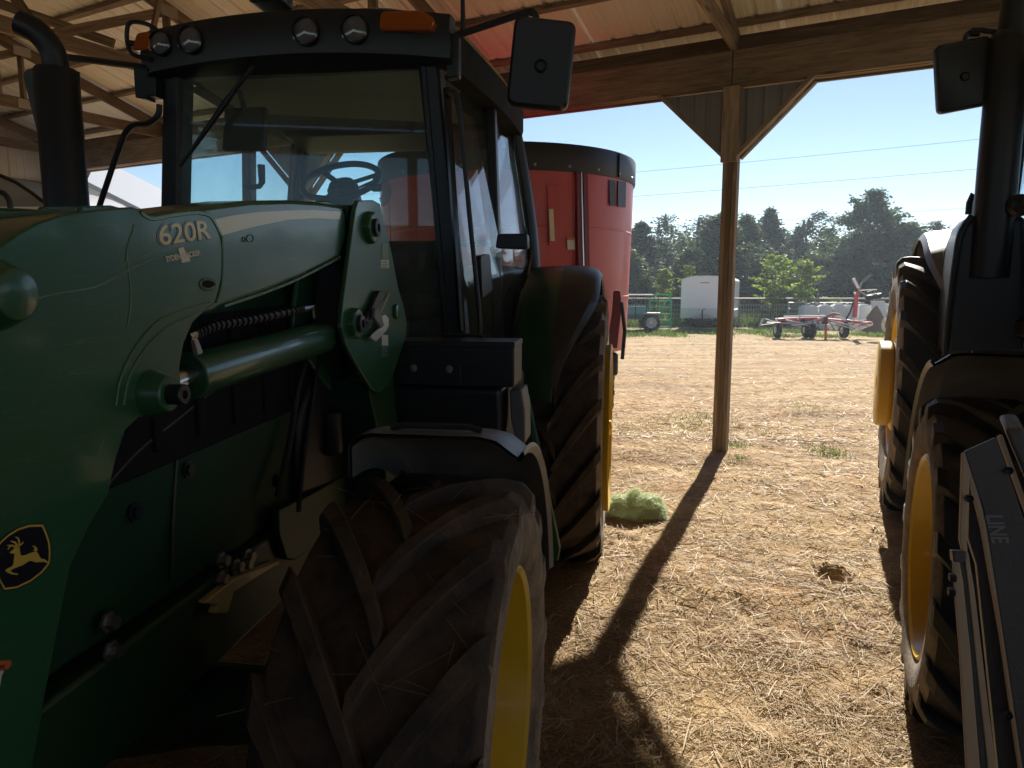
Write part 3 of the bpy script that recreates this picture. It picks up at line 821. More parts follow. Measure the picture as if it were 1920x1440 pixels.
    mb = MB(); mb.slab_y(rounded([(-.665, 2.61 + dz), (-.585, 2.605 + dz), (-.585, 2.68 + dz), (-.64, 2.675 + dz)], .015, 4), -1.50, -1.42); mb.build('turn_signal', M['amber'], vis, .006)
    mb = MB(); mb.slab_z(outline(0, .10), 2.54 + dz, 2.55 + dz); mb.build('headliner', M['headliner'], ro, smooth=0)
    # interior
    st = empty('seat', (0.0, -.22, 0), 0, t)
    z0 = zb
    mb = MB(); mb.slab_x(rounded([(-.36, z0 + .20), (.12, z0 + .18), (.16, z0 + .30), (-.38, z0 + .32)], .05), -.25, .25); mb.build('cushion', M['seat'], st, .03)
    mb = MB(); mb.slab_x(rounded([(.06, z0 + .26), (.17, z0 + .26), (.25, z0 + .62), (.15, z0 + .62)], .05), -.24, .24); mb.build('backrest', M['seat'], st, .04)
    mb = MB(); mb.box((0, -.1, z0 + .09), (.36, .36, .18)); mb.build('seat_base', M['black'], st, .03)
    for sg in (-1, 1):
        mb = MB(); mb.slab_x(rounded([(-.25, z0 + .44), (.14, z0 + .48), (.14, z0 + .54), (-.27, z0 + .51)], .03), sg*.30, sg*.38); mb.build('armrest', M['seat'], st, .015)
    # right-hand console with levers (photograph's left)
    mb = MB(); mb.slab_x(rounded([(-.75, z0), (.1, z0), (.1, z0 + .62), (-.55, z0 + .60), (-.78, z0 + .45)], .06), -.68, -.40); cs = mb.build('console', M['black'], t, .02)
    mb = MB(); mb.tube([(-.5, -.58, z0 + .6), (-.48, -.62, z0 + .78)], [.012, .02], 8); mb.build('lever', M['black'], cs)
    # dash and steering wheel
    mb = MB(); mb.slab_x(rounded([(-1.33, z0), (-1.02, z0), (-.88, z0 + .52), (-.98, z0 + .66), (-1.22, z0 + .60), (-1.33, z0 + .40)], .05), -.26, .20); da = mb.build('dashboard', M['black'], t, .03)
    sw = empty('steering_wheel', opts.get('steer', (-.05, -.85, 2.17)), 0, t); sw.rotation_euler = (R(34), 0, 0)
    mb = MB(); mb.lathe([(0, .205)] + [(.016*math.sin(a), .205 - .016*(1 - math.cos(a))) for a in np.linspace(.5, 5.8, 8)], 40, (0, 0, 0), 'z', closed_prof=True); mb.build('wheel_ring', M['black'], sw)
    for a in (20, 140, 265):
        mb = MB(); mb.bar((.05*math.cos(R(a)), .05*math.sin(R(a)), -.02), (.195*math.cos(R(a)), .195*math.sin(R(a)), 0), .030, .014); mb.build('spoke', M['black'], sw, .005)
    mb = MB(); mb.lathe([(-.10, .075), (-.04, .078), (-.01, .06), (.004, .001)], 20, (0, 0, 0), 'z'); mb.build('wheel_hub', M['black'], sw)
    mb = MB(); mb.tube([(0, 0, -.06), (0, -.02, -.5)], [.075, .10], 12); mb.build('steering_column', M['black'], sw)
    mb = MB(); mb.tube([(.07, .02, -.05), (.17, .05, -.02)], .006, 6); mb.tube([(.15, .045, -.025), (.19, .057, -.012)], .011, 6); mb.build('stalk', M['black'], sw)
    # rear frame posts and far-side door post seen through the glass
    for sg in (-1, 1):
        mb = MB(); mb.bar((sg*.70, -.62, zb), (sg*.655, -.60, 2.55 + dz), .05, .075, (0, 1, 0)); mb.build('door_post', M['black'], t, .01)
    mb = MB(); mb.tube([(-.66, -.64, 2.18), (-.58, -.66, 2.18), (-.565, -.66, 2.20), (-.565, -.66, 2.29)], [.014, .014, .017, .02], 8); mb.build('door_latch', M['black'], t)
    mb = MB(); mb.slab_x(rounded([(.0, 2.47 + dz), (.08, 2.47 + dz), (.06, 2.56 + dz), (-.30, 2.56 + dz), (-.28, 2.51 + dz)], .03), -.62, .62); mb.build('overhead_box', M['black'], t, .015)
    mb = MB(); mb.slab_x(rounded([(-1.15, 2.27 + dz), (-1.10, 2.27 + dz), (-1.06, 2.47 + dz), (-1.11, 2.47 + dz)], .02), -.50, -.30); mb.build('monitor', M['black'], t, .01)
    mb = MB(); mb.tube([(-.40, -1.10, 2.45 + dz), (-.42, -1.12, 2.56 + dz)], .012, 8); mb.build('monitor_stalk', M['black'], t)

def mirror(t, arm_pts, c, w, h, yaw, tilt):
    o = empty('mirror', (0, 0, 0), 0, t)
    mb = MB(); mb.tube(arm_pts, .014, 8); mb.build('mirror_arm', M['black'], o)
    pts = rounded([(-w/2*.96, -h/2), (w/2, -h/2*.96), (w/2*.94, h/2), (-w/2, h/2)], .035, 5)
    mb = MB(); mb.loops([[(a*.90, -.030, b_*.92) for a, b_ in pts], [(a*.985, -.018, b_*.985) for a, b_ in pts], [(a, 0, b_) for a, b_ in pts], [(a, .03, b_) for a, b_ in pts]])
    m_ = mb.build('mirror_housing', M['black'], o, smooth=40); m_.location = c; m_.rotation_euler = (R(tilt[0]), R(tilt[1]), R(yaw))
    mb = MB(); mb.slab_y([(a*.9, b_*.9) for a, b_ in pts], .0302, .032); mb.build('mirror_face', M['chrome'], m_, smooth=0)
    mb = MB(); mb.lathe([(-.045, .018), (-.03, .026), (-.012, .028)], 12, (.0, 0, -.01), 'y'); mb.build('mirror_boss', M['black'], m_)
    return o

def front_axle(t, wb, rf, xf):
    mb = MB(); mb.tube([(-xf + .28, -wb, rf), (-.3, -wb, rf - .02), (0, -wb, rf - .04), (.3, -wb, rf - .02), (xf - .28, -wb, rf)], [.075, .10, .15, .10, .075], 12); ax = mb.build('front_axle', M['green_dull'], t)
    mb = MB(); mb.tube([(-xf + .32, -wb + .16, rf - .02), (xf - .32, -wb + .16, rf - .02)], .022, 8); mb.build('tie_rod', M['steel'], ax)
    for sg in (-1, 1):
        mb = MB(); mb.lathe([(0, .13), (.10, .15), (.18, .13), (.2, .05)], 20, (sg*(xf - .34), -wb, rf), 'x'); mb.build('axle_hub', M['green_dull'], ax)
    mb = MB(); mb.tube([(-.9, 0, .8), (.9, 0, .8)], .11, 14); mb.build('rear_axle', M['green_dull'], t)

def body_frame(t, wb):
    mb = MB(); mb.slab_x(rounded([(-wb - .75, .62), (-wb + .3, .62), (-1.4, .55), (.4, .45), (.5, 1.2), (-1.4, 1.1), (-wb - .75, .92)], .05), -.22, .22); mb.build('engine_frame', M['green_dull'], t, .02)

def hood(t, wb, y0, ztop0, ztop1, w, mat):
    secs = []
    for y, zt, ww, zb_ in ((y0, ztop0 - .16, w - .06, 1.02), (y0 + .05, ztop0 - .05, w - .015, .98), (y0 + .30, ztop0, w, .96), (-2.3, (ztop0 + ztop1)/2 + .02, w + .01, .97), (-1.42, ztop1, w + .03, 1.0)):
        sec = [(-ww, zb_), (-ww - .012, zb_ + .25), (-ww - .005, zt - .16), (-ww + .05, zt - .05), (-ww*.55, zt - .006), (0, zt + .012), (ww*.55, zt - .006), (ww - .05, zt - .05), (ww + .005, zt - .16), (ww + .012, zb_ + .25), (ww, zb_)]
        secs.append([(x, y, z_) for x, z_ in sec])
    mb = MB(); mb.loops(secs); return mb.build('hood', mat, t, .012, smooth=40)
# ================================================================== the near tractor with its loader
T1 = Frame(-.66, 4.45, 9.0)
tr1 = empty('tractor'); T1.place(tr1)
tag(tr1, 'green farm tractor with front loader arm lettered 620R, large in the foreground', 'tractor', 'tractors parked in the barn')
WB1, RF1, RR1 = 2.71, .60, .81
me_ft = tire_mesh('front_tire', RF1, .46, .375, 16, .042, 1, .062); tire_mats(me_ft, 'rubber', 'rubber_dust')
me_rt = tire_mesh('rear_tire', RR1, .52, .50, 19, .045, 2, .06); tire_mats(me_rt, 'rubber', 'rubber_dust')
me_fr = rim_mesh('front_rim', .46, .375, .02, .395); me_fr.materials.append(M['yellow'])
me_rr = rim_mesh('rear_rim', .52, .50, .06, .515); me_rr.materials.append(M['yellow'])
for sg in (1, -1):
    wheel(tr1, 'front_wheel', me_ft, me_fr, (sg*.90, -WB1, RF1), sg < 0, .375, .02).rotation_euler = (0, 0, 0)
    wheel(tr1, 'rear_wheel', me_rt, me_rr, (sg*.99, 0, RR1), sg < 0, .50, .06, lug_clamps=True)
mb = MB(); mb.tube([(.95, 0, RR1), (1.275, 0, RR1), (1.28, 0, RR1)], [.045, .045, .036], 14); mb.build('axle_stub', M['yellow'], tr1)
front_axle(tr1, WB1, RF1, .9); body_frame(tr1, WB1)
hd = hood(tr1, WB1, -3.55, 1.70, 1.78, .35, M['green_hood_shaded'])
mb = MB(); mb.slab_x(rounded([(-3.2, 1.26), (-1.75, 1.30), (-1.75, 1.62), (-3.2, 1.57)], .05), .34, .3745); mb.build('side_grille', M['matte_black'], hd, .006)
for k in range(9):
    mb = MB(); mb.box((.376, -3.1 + .155*k, 1.43), (.012, .03, .25)); mb.build('grille_bar', M['matte_black'], hd, .004)
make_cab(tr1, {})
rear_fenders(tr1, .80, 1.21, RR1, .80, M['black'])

def px_x(t, pts, x): return [(q.y, q.z) for q in (t.at_x(u, v, x) for u, v in pts)]
def px_y(t, pts, y): return [(q.x, q.z) for q in (t.at_y(u, v, y) for u, v in pts)]
def path_x(t, pts, x): return [t.at_x(u, v, x) for u, v in pts]
def path_y(t, pts, y): return [t.at_y(u, v, y) for u, v in pts]

XO, XI = .520, .405
# ---- loader arm: box beam, knee plates
arm = empty('loader_arm', (0, 0, 0), 0, tr1)
arm_px = [(642, 386), (600, 379), (540, 375), (470, 376), (400, 384), (330, 393), (262, 404), (240, 470), (330, 585), (395, 587), (420, 573), (500, 546), (565, 519), (638, 481), (650, 445), (648, 405)]
knee_px = [(250, 388), (215, 390), (160, 396), (110, 404), (70, 418), (35, 437), (0, 462)]
knee_yz = px_x(T1, knee_px, XO + .008) + [(-3.60, 1.56), (-3.80, 1.25), (-4.05, .80), (-4.26, .40), (-4.20, .28), (-4.06, .32), (-3.85, .58), (-3.62, .84)] + \
    px_x(T1, [(62, 1440), (88, 1290), (112, 1165), (132, 1062), (168, 985), (204, 925), (218, 862), (236, 806), (262, 782), (300, 778), (330, 768), (341, 735), (337, 690), (345, 645), (362, 605), (385, 583), (404, 568), (416, 520), (417, 465), (410, 425), (398, 406), (370, 399), (320, 402), (285, 408), (266, 402), (258, 391)], XO + .008)
mirror_arms = []
for sg in (1, -1):
    mb = MB(); mb.slab_x(px_x(T1, arm_px, XO), sg*XI, sg*XO); o = mb.build('arm_beam', M['green'], arm, .010, seg=3)
    mb = MB(); mb.slab_x(knee_yz, sg*(XO - .004), sg*(XO + .008)); o = mb.build('knee_plate', M['green'], arm, .003)
    mb = MB(); mb.slab_x(knee_yz, sg*(XI - .008), sg*(XI + .004)); o = mb.build('knee_plate', M['green'], arm, .003)
    inner = [(y + (.03 if i > 12 else -.0), z_) for i, (y, z_) in enumerate(px_x(T1, [(230, 394), (110, 410), (40, 445), (5, 470)], XO))]
    mb = MB(); mb.slab_x(inner + [(-3.60, 1.53), (-3.80, 1.22), (-4.03, .80), (-4.0, .78), (-3.77, 1.2), (-3.57, 1.50)] + px_x(T1, [(25, 480), (60, 452), (120, 425), (225, 412)], XO), sg*(XI + .004), sg*(XO - .004)); mb.build('knee_web', M['green'], arm)
# torque tube between the arms, out of sight below the knee
mb = MB(); mb.tube([(-XI, -3.72, .82), (XI, -3.72, .82)], .06, 14); mb.build('torque_tube', M['green'], arm)
# bucket on the ground ahead of the tractor, just outside the picture
mb = MB()
prof = [(-4.24, .62), (-4.20, .42), (-4.24, .20), (-4.36, .07), (-4.9, .03), (-4.9, .015), (-4.36, .05), (-4.25, .18), (-4.18, .42), (-4.22, .63)]
mb.slab_x(prof, -.98, .80); bk = mb.build('bucket', M['green'], arm)
for x in (-.98, .78):
    mb = MB(); mb.slab_x([(-4.24, .62), (-4.20, .42), (-4.24, .20), (-4.36, .06), (-4.88, .025), (-4.55, .36)], x, x + .02); mb.build('bucket_side', M['green'], bk)
# welds, seams
def bead(pts, x, r_, mat, nm, par=arm):
    mb = MB(); mb.tube(spline([T1.at_x(u, v, x) for u, v in pts], 4), r_, 6, flat=(1, .8)); return mb.build(nm, mat, par)
bead([(415, 442), (417, 490), (414, 535), (405, 567)], XO + .004, .0035, M['weld'], 'weld_bead')
bead([(262, 398), (268, 404), (285, 410), (320, 404), (365, 399), (388, 403), (399, 414), (412, 440)], XO + .006, .0055, M['weld'], 'weld_bead')
bead([(216, 762), (224, 715), (240, 675), (262, 640), (292, 606), (330, 586), (392, 566)], XO + .008, .0030, M['weld'], 'plate_edge')
bead([(231, 760), (240, 712), (256, 678), (280, 645), (310, 616), (345, 597), (378, 585)], XO + .008, .0026, M['weld'], 'plate_edge')
bead([(420, 574), (500, 547), (565, 520), (638, 482)], XO - .001, .0045, M['weld'], 'weld_bead')
# oval slot in the arm, the shade of its recess painted as a black cap
cx_ = T1.at_x(389, 533, XO + .008)
ov = [cx_ + Vector((0, .020*math.cos(a)*(1.25 if abs(math.cos(a)) > .6 else 1.1), .0105*math.sin(a))) for a in np.linspace(0, 2*math.pi, 25)]
mb = MB(); mb.tube(ov, .0035, 6, caps=False); sl = mb.build('slot_rim', M['weld'], arm)
mb = MB(); mb.loops([ov[:-1], [p + Vector((.0012, 0, 0)) for p in ov[:-1]]]); mb.build('slot_shade', M['matte_black'], sl, smooth=0)
# pins
def boss(u, v, r_, ln, par, x=XO, nm='pin_boss', mat='green', bolt=True):
    c_ = T1.at_x(u, v, x)
    mb = MB(); mb.lathe([(0, r_*1.12), (.006, r_*1.1), (ln*.45, r_*.98), (ln*.95, r_*.78), (ln, r_*.70), (ln, .001)], 28, c_, 'x'); b0 = mb.build(nm, M[mat], par)
    if bolt:
        mb = MB(); mb.lathe([(ln, r_*.46), (ln + .026, r_*.46), (ln + .028, r_*.40), (ln + .028, r_*.20), (ln + .020, r_*.16), (ln + .020, .0005)], 16, c_, 'x'); mb.build('pin', M['black'], b0)
    return b0
boss(276, 738, .040, .045, arm)
boss(-14, 552, .044, .040, arm, bolt=False)
# ---- cylinder, hose
P0, P1 = T1.at_x(352, 706, .470), T1.at_x(606, 631, .470)
ax_ = (P1 - P0).normalized()
cyl = empty('lift_cylinder', (0, 0, 0), 0, arm)
mb = MB(); mb.tube([P0, P0 + ax_*.004, P1 - ax_*.012, P1 - ax_*.003, P1], [.041, .046, .046, .043, .036], 36); mb.build('cylinder_barrel', M['green'], cyl)
mb = MB(); mb.tube([P0 - ax_*.006, P0 + ax_*.012], .049, 36); mb.build('gland', M['green'], cyl, .003)
mb = MB(); mb.tube([P1 - ax_*.01, T1.at_x(660, 606, .470)], .022, 14); mb.build('cylinder_eye', M['green'], cyl)
mb = MB(); mb.tube([P0, T1.at_x(280, 738, .470)], .026, 14); mb.build('piston_rod', M['chrome'], cyl)
hp = spline(path_x(T1, [(366, 627), (400, 612), (450, 603), (500, 594), (550, 583), (566, 580)], .485), 10)
mb = MB(); mb.tube(hp, .0085, 8); hs = mb.build('hydraulic_hose', M['hose'], cyl)
mb = MB()
for i in range(0, len(hp) - 2, 2):
    mb.tube([hp[i], hp[i] + (hp[i+1] - hp[i])*.9], .0118, 8)
mb.build('hose_guard', M['hose'], hs)
for q in ([(352, 632), (367, 626)], [(566, 580), (586, 576)]):
    a, b_ = path_x(T1, q, .485); mb = MB(); mb.tube([a, b_], .0095, 8); mb.build('hose_fitting', M['chrome'], hs)
a, b_ = path_x(T1, [(360, 628), (369, 662)], .483); mb = MB(); mb.tube([a, b_], [.008, .012], 8); mb.build('hose_fitting', M['steel'], hs)
a, b_ = path_x(T1, [(586, 575), (589, 596)], .480); mb = MB(); mb.tube([a, b_], .006, 8); mb.build('hose_fitting', M['chrome'], hs)
# ---- mast
mast = empty('loader_mast', (0, 0, 0), 0, tr1)
mast_px = [(672, 376), (700, 375), (713, 382), (724, 430), (736, 480), (747, 540), (757, 572), (763, 605), (761, 635), (750, 665), (739, 698), (728, 722), (712, 737), (697, 730), (674, 692), (649, 648), (640, 614), (643, 570), (652, 500), (660, 440), (667, 392)]
stem_px = [(688, 712), (738, 690), (742, 760), (752, 830), (775, 920), (770, 1000), (735, 1000), (722, 870), (705, 790)]
XM = .545
for sg in (1, -1):
    mb = MB(); mb.slab_x(px_x(T1, mast_px, XM), sg*(XM - .014), sg*XM); mp_ = mb.build('mast_plate', M['green'], mast, .003)
    mb = MB(); mb.slab_x(px_x(T1, mast_px, XM), sg*(XI - .020), sg*(XI - .006)); mb.build('mast_plate', M['green'], mast, .003)
    mb = MB(); mb.slab_x(px_x(T1, stem_px, XM - .02), sg*(.30), sg*(XM - .020)); mb.build('mast_stem', M['green_dull'], mast, .006)
for u, v, r_ in ((691, 427, .046), (661, 607, .043)):
    c_ = T1.at_x(u, v, XM)
    mb = MB(); mb.lathe([(0, r_*1.12), (.018, r_*1.08), (.022, r_*.98), (.022, .001)], 8, c_, 'x'); b0 = mb.build('pin_plate', M['green'], mast, .003)
    mb = MB(); mb.lathe([(.018, r_*.62), (.032, r_*.60), (.034, r_*.50), (.034, r_*.30), (.026, r_*.26), (.026, .0005)], 20, c_, 'x'); mb.build('pin', M['black'], b0)
# rocker link between arm end and mast, in black
mb = MB(); mb.slab_x(px_x(T1, [(640, 396), (655, 386), (668, 384), (668, 470), (655, 560), (640, 640), (628, 640), (640, 540), (646, 470)], .50), .42, .50); mb.build('mast_core', M['black'], mast, .004)
bead([(652, 386), (650, 410), (656, 430), (650, 455), (655, 478)], .505, .006, M['green'], 'mast_lip', mast)
# latch lever, cover cap, valve, stickers on the mast
mb = MB(); mb.slab_x(px_x(T1, [(716, 592), (722, 590), (728, 597), (728, 612), (722, 622), (704, 641), (694, 632), (698, 626), (715, 612), (717, 602)], XM + .02), XM + .016, XM + .022); mb.build('latch_lever', M['silver'], mast, .001)
mb = MB(); mb.slab_x(px_x(T1, [(702, 577), (708, 578), (719, 610), (714, 615), (700, 596)], XM + .03), XM + .022, XM + .034); mb.build('latch_hook', M['grey_dust_skylit'], mast, .002)
mb = MB(); mb.slab_x(px_x(T1, [(712, 545), (722, 545), (728, 552), (714, 572), (706, 590), (690, 606), (686, 600), (698, 575)], XM + .02), XM, XM + .02); mb.build('latch_block', M['black'], mast, .003)
a, b_ = path_x(T1, [(731, 547), (713, 588)], XM + .026); mb = MB(); mb.tube([a, b_], .0022, 6); mb.build('latch_spring', M['chrome'], mast)
c_ = T1.at_x(741, 584, XM); mb = MB(); mb.lathe([(0, .026), (.010, .026), (.012, .022), (.012, .001)], 20, c_, 'x'); mb.build('cover_cap', M['green'], mast)
c_ = T1.at_x(687, 586, XM); mb = MB(); mb.lathe([(0, .012), (.008, .011), (.014, .004), (.014, .0005)], 14, c_, 'x'); mb.build('button_bolt', M['steel'], mast)
for q, mt in (([(716, 456), (727, 456), (729, 485), (716, 485)], 'scratch'), ([(714, 487), (729, 487), (729, 503), (714, 503)], 'decal_dealer'), ([(716, 628), (727, 628), (728, 648), (716, 648)], 'decal_white')):
    mb = MB(); mb.slab_x(px_x(T1, q, XM + .0005), XM + .0003, XM + .001); mb.build('sticker', M[mt], mast, smooth=0)
for k in range(5):
    mb = MB(); mb.slab_x(px_x(T1, [(716, 489 + 3*k), (727, 489 + 3*k), (727, 490.4 + 3*k), (716, 490.4 + 3*k)], XM + .001), XM + .001, XM + .0016); mb.build('sticker_line', M['green'], mast, smooth=0)
    mb = MB(); mb.slab_x(px_x(T1, [(716, 650 + 4*k), (727, 650 + 4*k), (727, 652 + 4*k), (716, 652 + 4*k)], XM + .001), XM + .0003, XM + .0016); mb.build('sticker_line', M['steel'], mast, smooth=0)
# ---- side frame with bolts, under the hood
fr_px = [(165, 1120), (330, 1035), (470, 985), (620, 915), (640, 960), (545, 1045), (430, 1110), (300, 1190), (170, 1280)]
mb = MB(); mb.slab_x([(-3.5, .72), (-3.5, .93), (-2.4, .96), (-1.9, 1.02), (-1.9, .80), (-2.4, .74)], .22, .375); sf = mb.build('side_frame', M['green_dull'], tr1, .01)
mb = MB(); mb.slab_x([(-3.5, .72), (-3.5, .93), (-2.4, .96), (-1.9, 1.02), (-1.9, .80), (-2.4, .74)], -.375, -.22); mb.build('side_frame', M['green_dull'], tr1, .01)
for u, v in ((200, 1166), (206, 1220), (413, 1050), (411, 1086), (462, 1043), (457, 1057), (440, 1062), (603, 1000), (610, 1026)):
    b_ = link('bolt', ME_BOLT, None, sf); b_.location = Vector((.376, *px_x(T1, [(u, v)], .376)[0]))
for q in ([(385, 1130), (440, 1085), (525, 1050), (524, 1058), (440, 1110), (428, 1150), (405, 1150), (410, 1135)],):
    mb = MB(); mb.slab_x(px_x(T1, q, .40), .376, .40); mb.build('axle_link', M['decal_cream'], tr1, .004)  # cream stands in for light reflected on the link
mb = MB(); mb.slab_x(px_x(T1, [(515, 955), (560, 935), (640, 890), (640, 960), (600, 1010), (545, 1050), (530, 1048), (515, 1000)], .385), .378, .398); mb.build('mount_plate', M['green_dull'], tr1, .004)
# ---- hood side: vents and moulded line
for u0 in (432, 466):
    mb = MB(); mb.slab_x(px_x(T1, [(u0, 748), (u0 + 14, 738), (u0 + 12, 868), (u0 - 2, 872)], .365), .340, .3665); mb.build('hood_vent', M['black'], hd, .004)
mb = MB(); mb.tube(spline(path_x(T1, [(170, 940), (250, 850), (330, 785), (420, 715), (520, 670), (600, 640)], .366), 6), .010, 8); mb.build('hood_moulding', M['black'], hd)
mb = MB(); mb.tube(spline(path_x(T1, [(320, 1090), (325, 950), (335, 830), (350, 790)], .366), 6), .005, 6); mb.build('panel_seam', M['black'], hd)
mb = MB(); mb.slab_x(px_x(T1, [(560, 790), (590, 700), (640, 640), (660, 700), (690, 760), (690, 880), (640, 900), (560, 930)], .39), .33, .392); mb.build('engine_shield', M['black'], tr1, .012)
# ---- decals
def slab_px(pts, x, mat, nm, par, th=.0008):
    mb = MB(); mb.slab_x(px_x(T1, pts, x), x - .0005, x + th); return mb.build(nm, mat, par, smooth=0)
slab_px([(400, 412), (440, 403), (480, 398), (540, 394.5), (590, 394), (639, 397), (637, 411), (590, 409), (540, 412), (480, 424), (416, 441)], XO + .0006, M['decal_cream'], 'stripe', arm)
slab_px([(395, 409), (440, 400.5), (480, 395.6), (540, 392.2), (590, 391.6), (639, 394.5), (639, 396), (590, 393.2), (540, 393.8), (480, 397.2), (440, 402), (397, 411)], XO + .0006, M['decal_black'], 'stripe_line', arm)

def put_text(body, a_px, b_px, h_px, frame, x, mat, par, nm='lettering', th=.0006, shear=0.0, offset=0.0, bold=0.0):
    A, B = frame.at_x(*a_px, x), frame.at_x(*b_px, x)
    T_ = frame.at_x(a_px[0], a_px[1] - h_px, x)
    cu = bpy.data.curves.new(nm, 'FONT'); cu.body = body; cu.size = 1.0; cu.extrude = .5; cu.shear = shear; cu.offset = bold; cu.resolution_u = 4
    cu.materials.append(mat); o = bpy.data.objects.new(nm, cu); COL.objects.link(o)
    bpy.context.view_layer.update()
    bb = [Vector(p) for p in o.bound_box]; w = max(p.x for p in bb) - min(p.x for p in bb); h = .72
    d = (B - A); L_ = d.length; d.normalize(); up = Vector((1, 0, 0)).cross(d)
    hh = (T_ - A).length/h
    me = bpy.data.meshes.new_from_object(o); bpy.data.objects.remove(o); me.name = nm
    if not me.materials: me.materials.append(mat)
    o = bpy.data.objects.new(nm, me); COL.objects.link(o)
    m4 = Matrix.Identity(4)
    for i in range(3):
        m4[i][0] = d[i]*L_/w; m4[i][1] = up[i]*hh; m4[i][2] = (1, 0, 0)[i]*th
    m4.translation = A + Vector((offset, 0, 0)); o.parent = par; o.matrix_local = m4; return o
xk = XO + .0085
put_text('620R', (296, 462), (397, 447), 41, T1, xk, M['decal_black'], arm, bold=.035)
put_text('620R', (299, 460), (395, 446), 38, T1, xk + .0008, M['decal_yellow'], arm, bold=.012)
slab_px([(333, 466), (343, 463), (350, 478), (355, 478), (356, 490), (340, 493), (340, 484), (336, 476)], xk, M['decal_dealer'], 'dealer_mark', arm)
put_text('SYDENSTRICKER', (312, 491), (376, 478), 10.5, T1, xk + .0008, M['decal_dealer'], arm, bold=.03)
for cxy, r_ in (((469, 447), 6.5), ((457, 449), 4.0)):
    ring = [T1.at_x(cxy[0] + r_*(1 if r_ > 5 else .7)*math.cos(a), cxy[1] + r_*1.1*math.sin(a), XO + .001) for a in np.linspace(0, 2*math.pi, 17)]
    mb = MB(); mb.tube(ring, .0008, 5, caps=False); mb.build('symbol_decal', M['decal_black'], arm)
# scratches in the paint
for pts, r_ in (([(60, 562), (110, 550), (180, 538), (230, 513), (275, 490), (310, 478)], .0011), ([(115, 549), (185, 535), (232, 508), (290, 485)], .0008), ([(246, 440), (238, 470), (240, 500), (245, 540), (244, 580), (238, 615)], .0012), ([(252, 420), (242, 460), (236, 490)], .0008), ([(180, 525), (240, 490), (285, 470)], .0006), ([(195, 820), (185, 850)], .0009)):
    bead(pts, xk, r_, M['scratch'], 'scratch')
# leaping-deer shield on the knee
def EM(p): return (p[0]/4.236, 960 + p[1]/4.236)
sh_out = [(342, 88), (372, 150), (398, 230), (406, 310), (402, 385), (392, 422), (335, 490), (245, 560), (132, 612), (28, 630), (5, 590), (-20, 540), (-42, 470), (-52, 390), (-46, 310), (-5, 228), (58, 172), (140, 122), (232, 92)]
sh_in = [(334, 108), (362, 170), (385, 240), (392, 310), (390, 375), (383, 410), (330, 474), (240, 545), (130, 597), (38, 610), (16, 572), (-8, 525), (-28, 465), (-38, 390), (-32, 315), (2, 246), (62, 190), (142, 139), (234, 110)]
sh_mid = [((a[0]*.45 + b_[0]*.55), (a[1]*.45 + b_[1]*.55)) for a, b_ in zip(sh_out, sh_in)]
em = slab_px([EM(p) for p in sh_out], xk, M['decal_black'], 'emblem', arm)
slab_px([EM(p) for p in sh_mid], xk + .0010, M['decal_yellow'], 'emblem_border', em)
core = [((p[0] - 175)*.965 + 175, (p[1] - 360)*.965 + 360) for p in sh_in]
slab_px([EM(p) for p in core], xk + .0020, M['decal_black'], 'emblem_field', em)
deer = [(75, 325), (84, 312), (100, 300), (112, 288), (128, 284), (150, 272), (153, 290), (155, 318), (162, 346), (200, 342), (250, 322), (285, 314), (296, 325), (308, 348), (322, 370), (345, 373), (365, 383), (388, 411), (372, 408), (355, 396), (330, 397), (280, 399), (245, 386), (215, 396), (180, 420), (140, 436), (110, 447), (78, 465), (95, 481), (140, 489), (138, 499), (90, 495), (60, 482), (40, 466), (56, 450), (90, 434), (105, 418), (107, 390), (112, 352), (114, 332), (98, 331)]
slab_px([EM(p) for p in deer], xk + .0030, M['decal_yellow'], 'emblem_deer', em)
slab_px([EM(p) for p in [(284, 314), (264, 304), (274, 290), (266, 276), (248, 269), (272, 268), (294, 288), (294, 302)]], xk + .0030, M['decal_yellow'], 'emblem_tail', em)
for st in ([(138, 286), (151, 250), (147, 220), (136, 204), (124, 199)], [(150, 264), (168, 256), (187, 237)], [(126, 284), (96, 266), (78, 276), (62, 299)], [(104, 268), (84, 266), (58, 264)], [(134, 276), (122, 246), (104, 238), (86, 230)]):
    pts = spline([T1.at_x(*EM(p), xk + .0036) for p in st], 4); n_ = len(pts)
    mb = MB(); mb.tube(pts, [.0016*(1 - .6*i/n_) for i in range(n_)], 5); mb.build('emblem_antler', M['decal_yellow'], em)
slab_px([EM(p) for p in [(-40, 1185), (85, 1178), (84, 1215), (62, 1245), (-40, 1260)]], xk, M['decal_orange'], 'warning_label', arm)
put_text('WARNING', (-21, 1256), (9, 1254), 8, T1, xk + .0009, M['decal_black'], arm)
slab_px([EM(p) for p in [(-40, 1262), (30, 1260), (10, 1300), (-5, 1390), (-40, 1400)]], xk, M['decal_white'], 'warning_panel', arm)
# ---- tool box and tank ahead of the cab
Y0 = -1.75
bx = px_y(T1, [(736, 640), (964, 641), (964, 727), (737, 722)], Y0)
x0, x1, z0, z1 = bx[0][0], bx[1][0], bx[2][1], bx[0][1]
mb = MB(); mb.slab_y(rounded([(x0, z0), (x1, z0), (x1, z1), (x0, z1)], .012, 4), Y0, Y0 + .20); tb = mb.build('tool_box', M['black'], tr1, .006)
mb = MB(); mb.slab_y(rounded([(x0 - .012, z0 + .008), (x0 + .26, z0 + .004), (x0 + .26, z0 + .085), (x0 - .012, z0 + .09)], .008, 3), Y0 - .010, Y0 - .001); mb.build('box_bracket', M['black'], tb, .002)
for u, v in ((775, 690), (842, 692)):
    q = T1.at_y(u, v, Y0 - .01); mb = MB(); mb.lathe([(0, .015), (-.006, .014), (-.010, .007), (-.010, .0005)], 14, q, 'y'); mb.build('carriage_bolt', M['grey_dust_skylit'], tb)
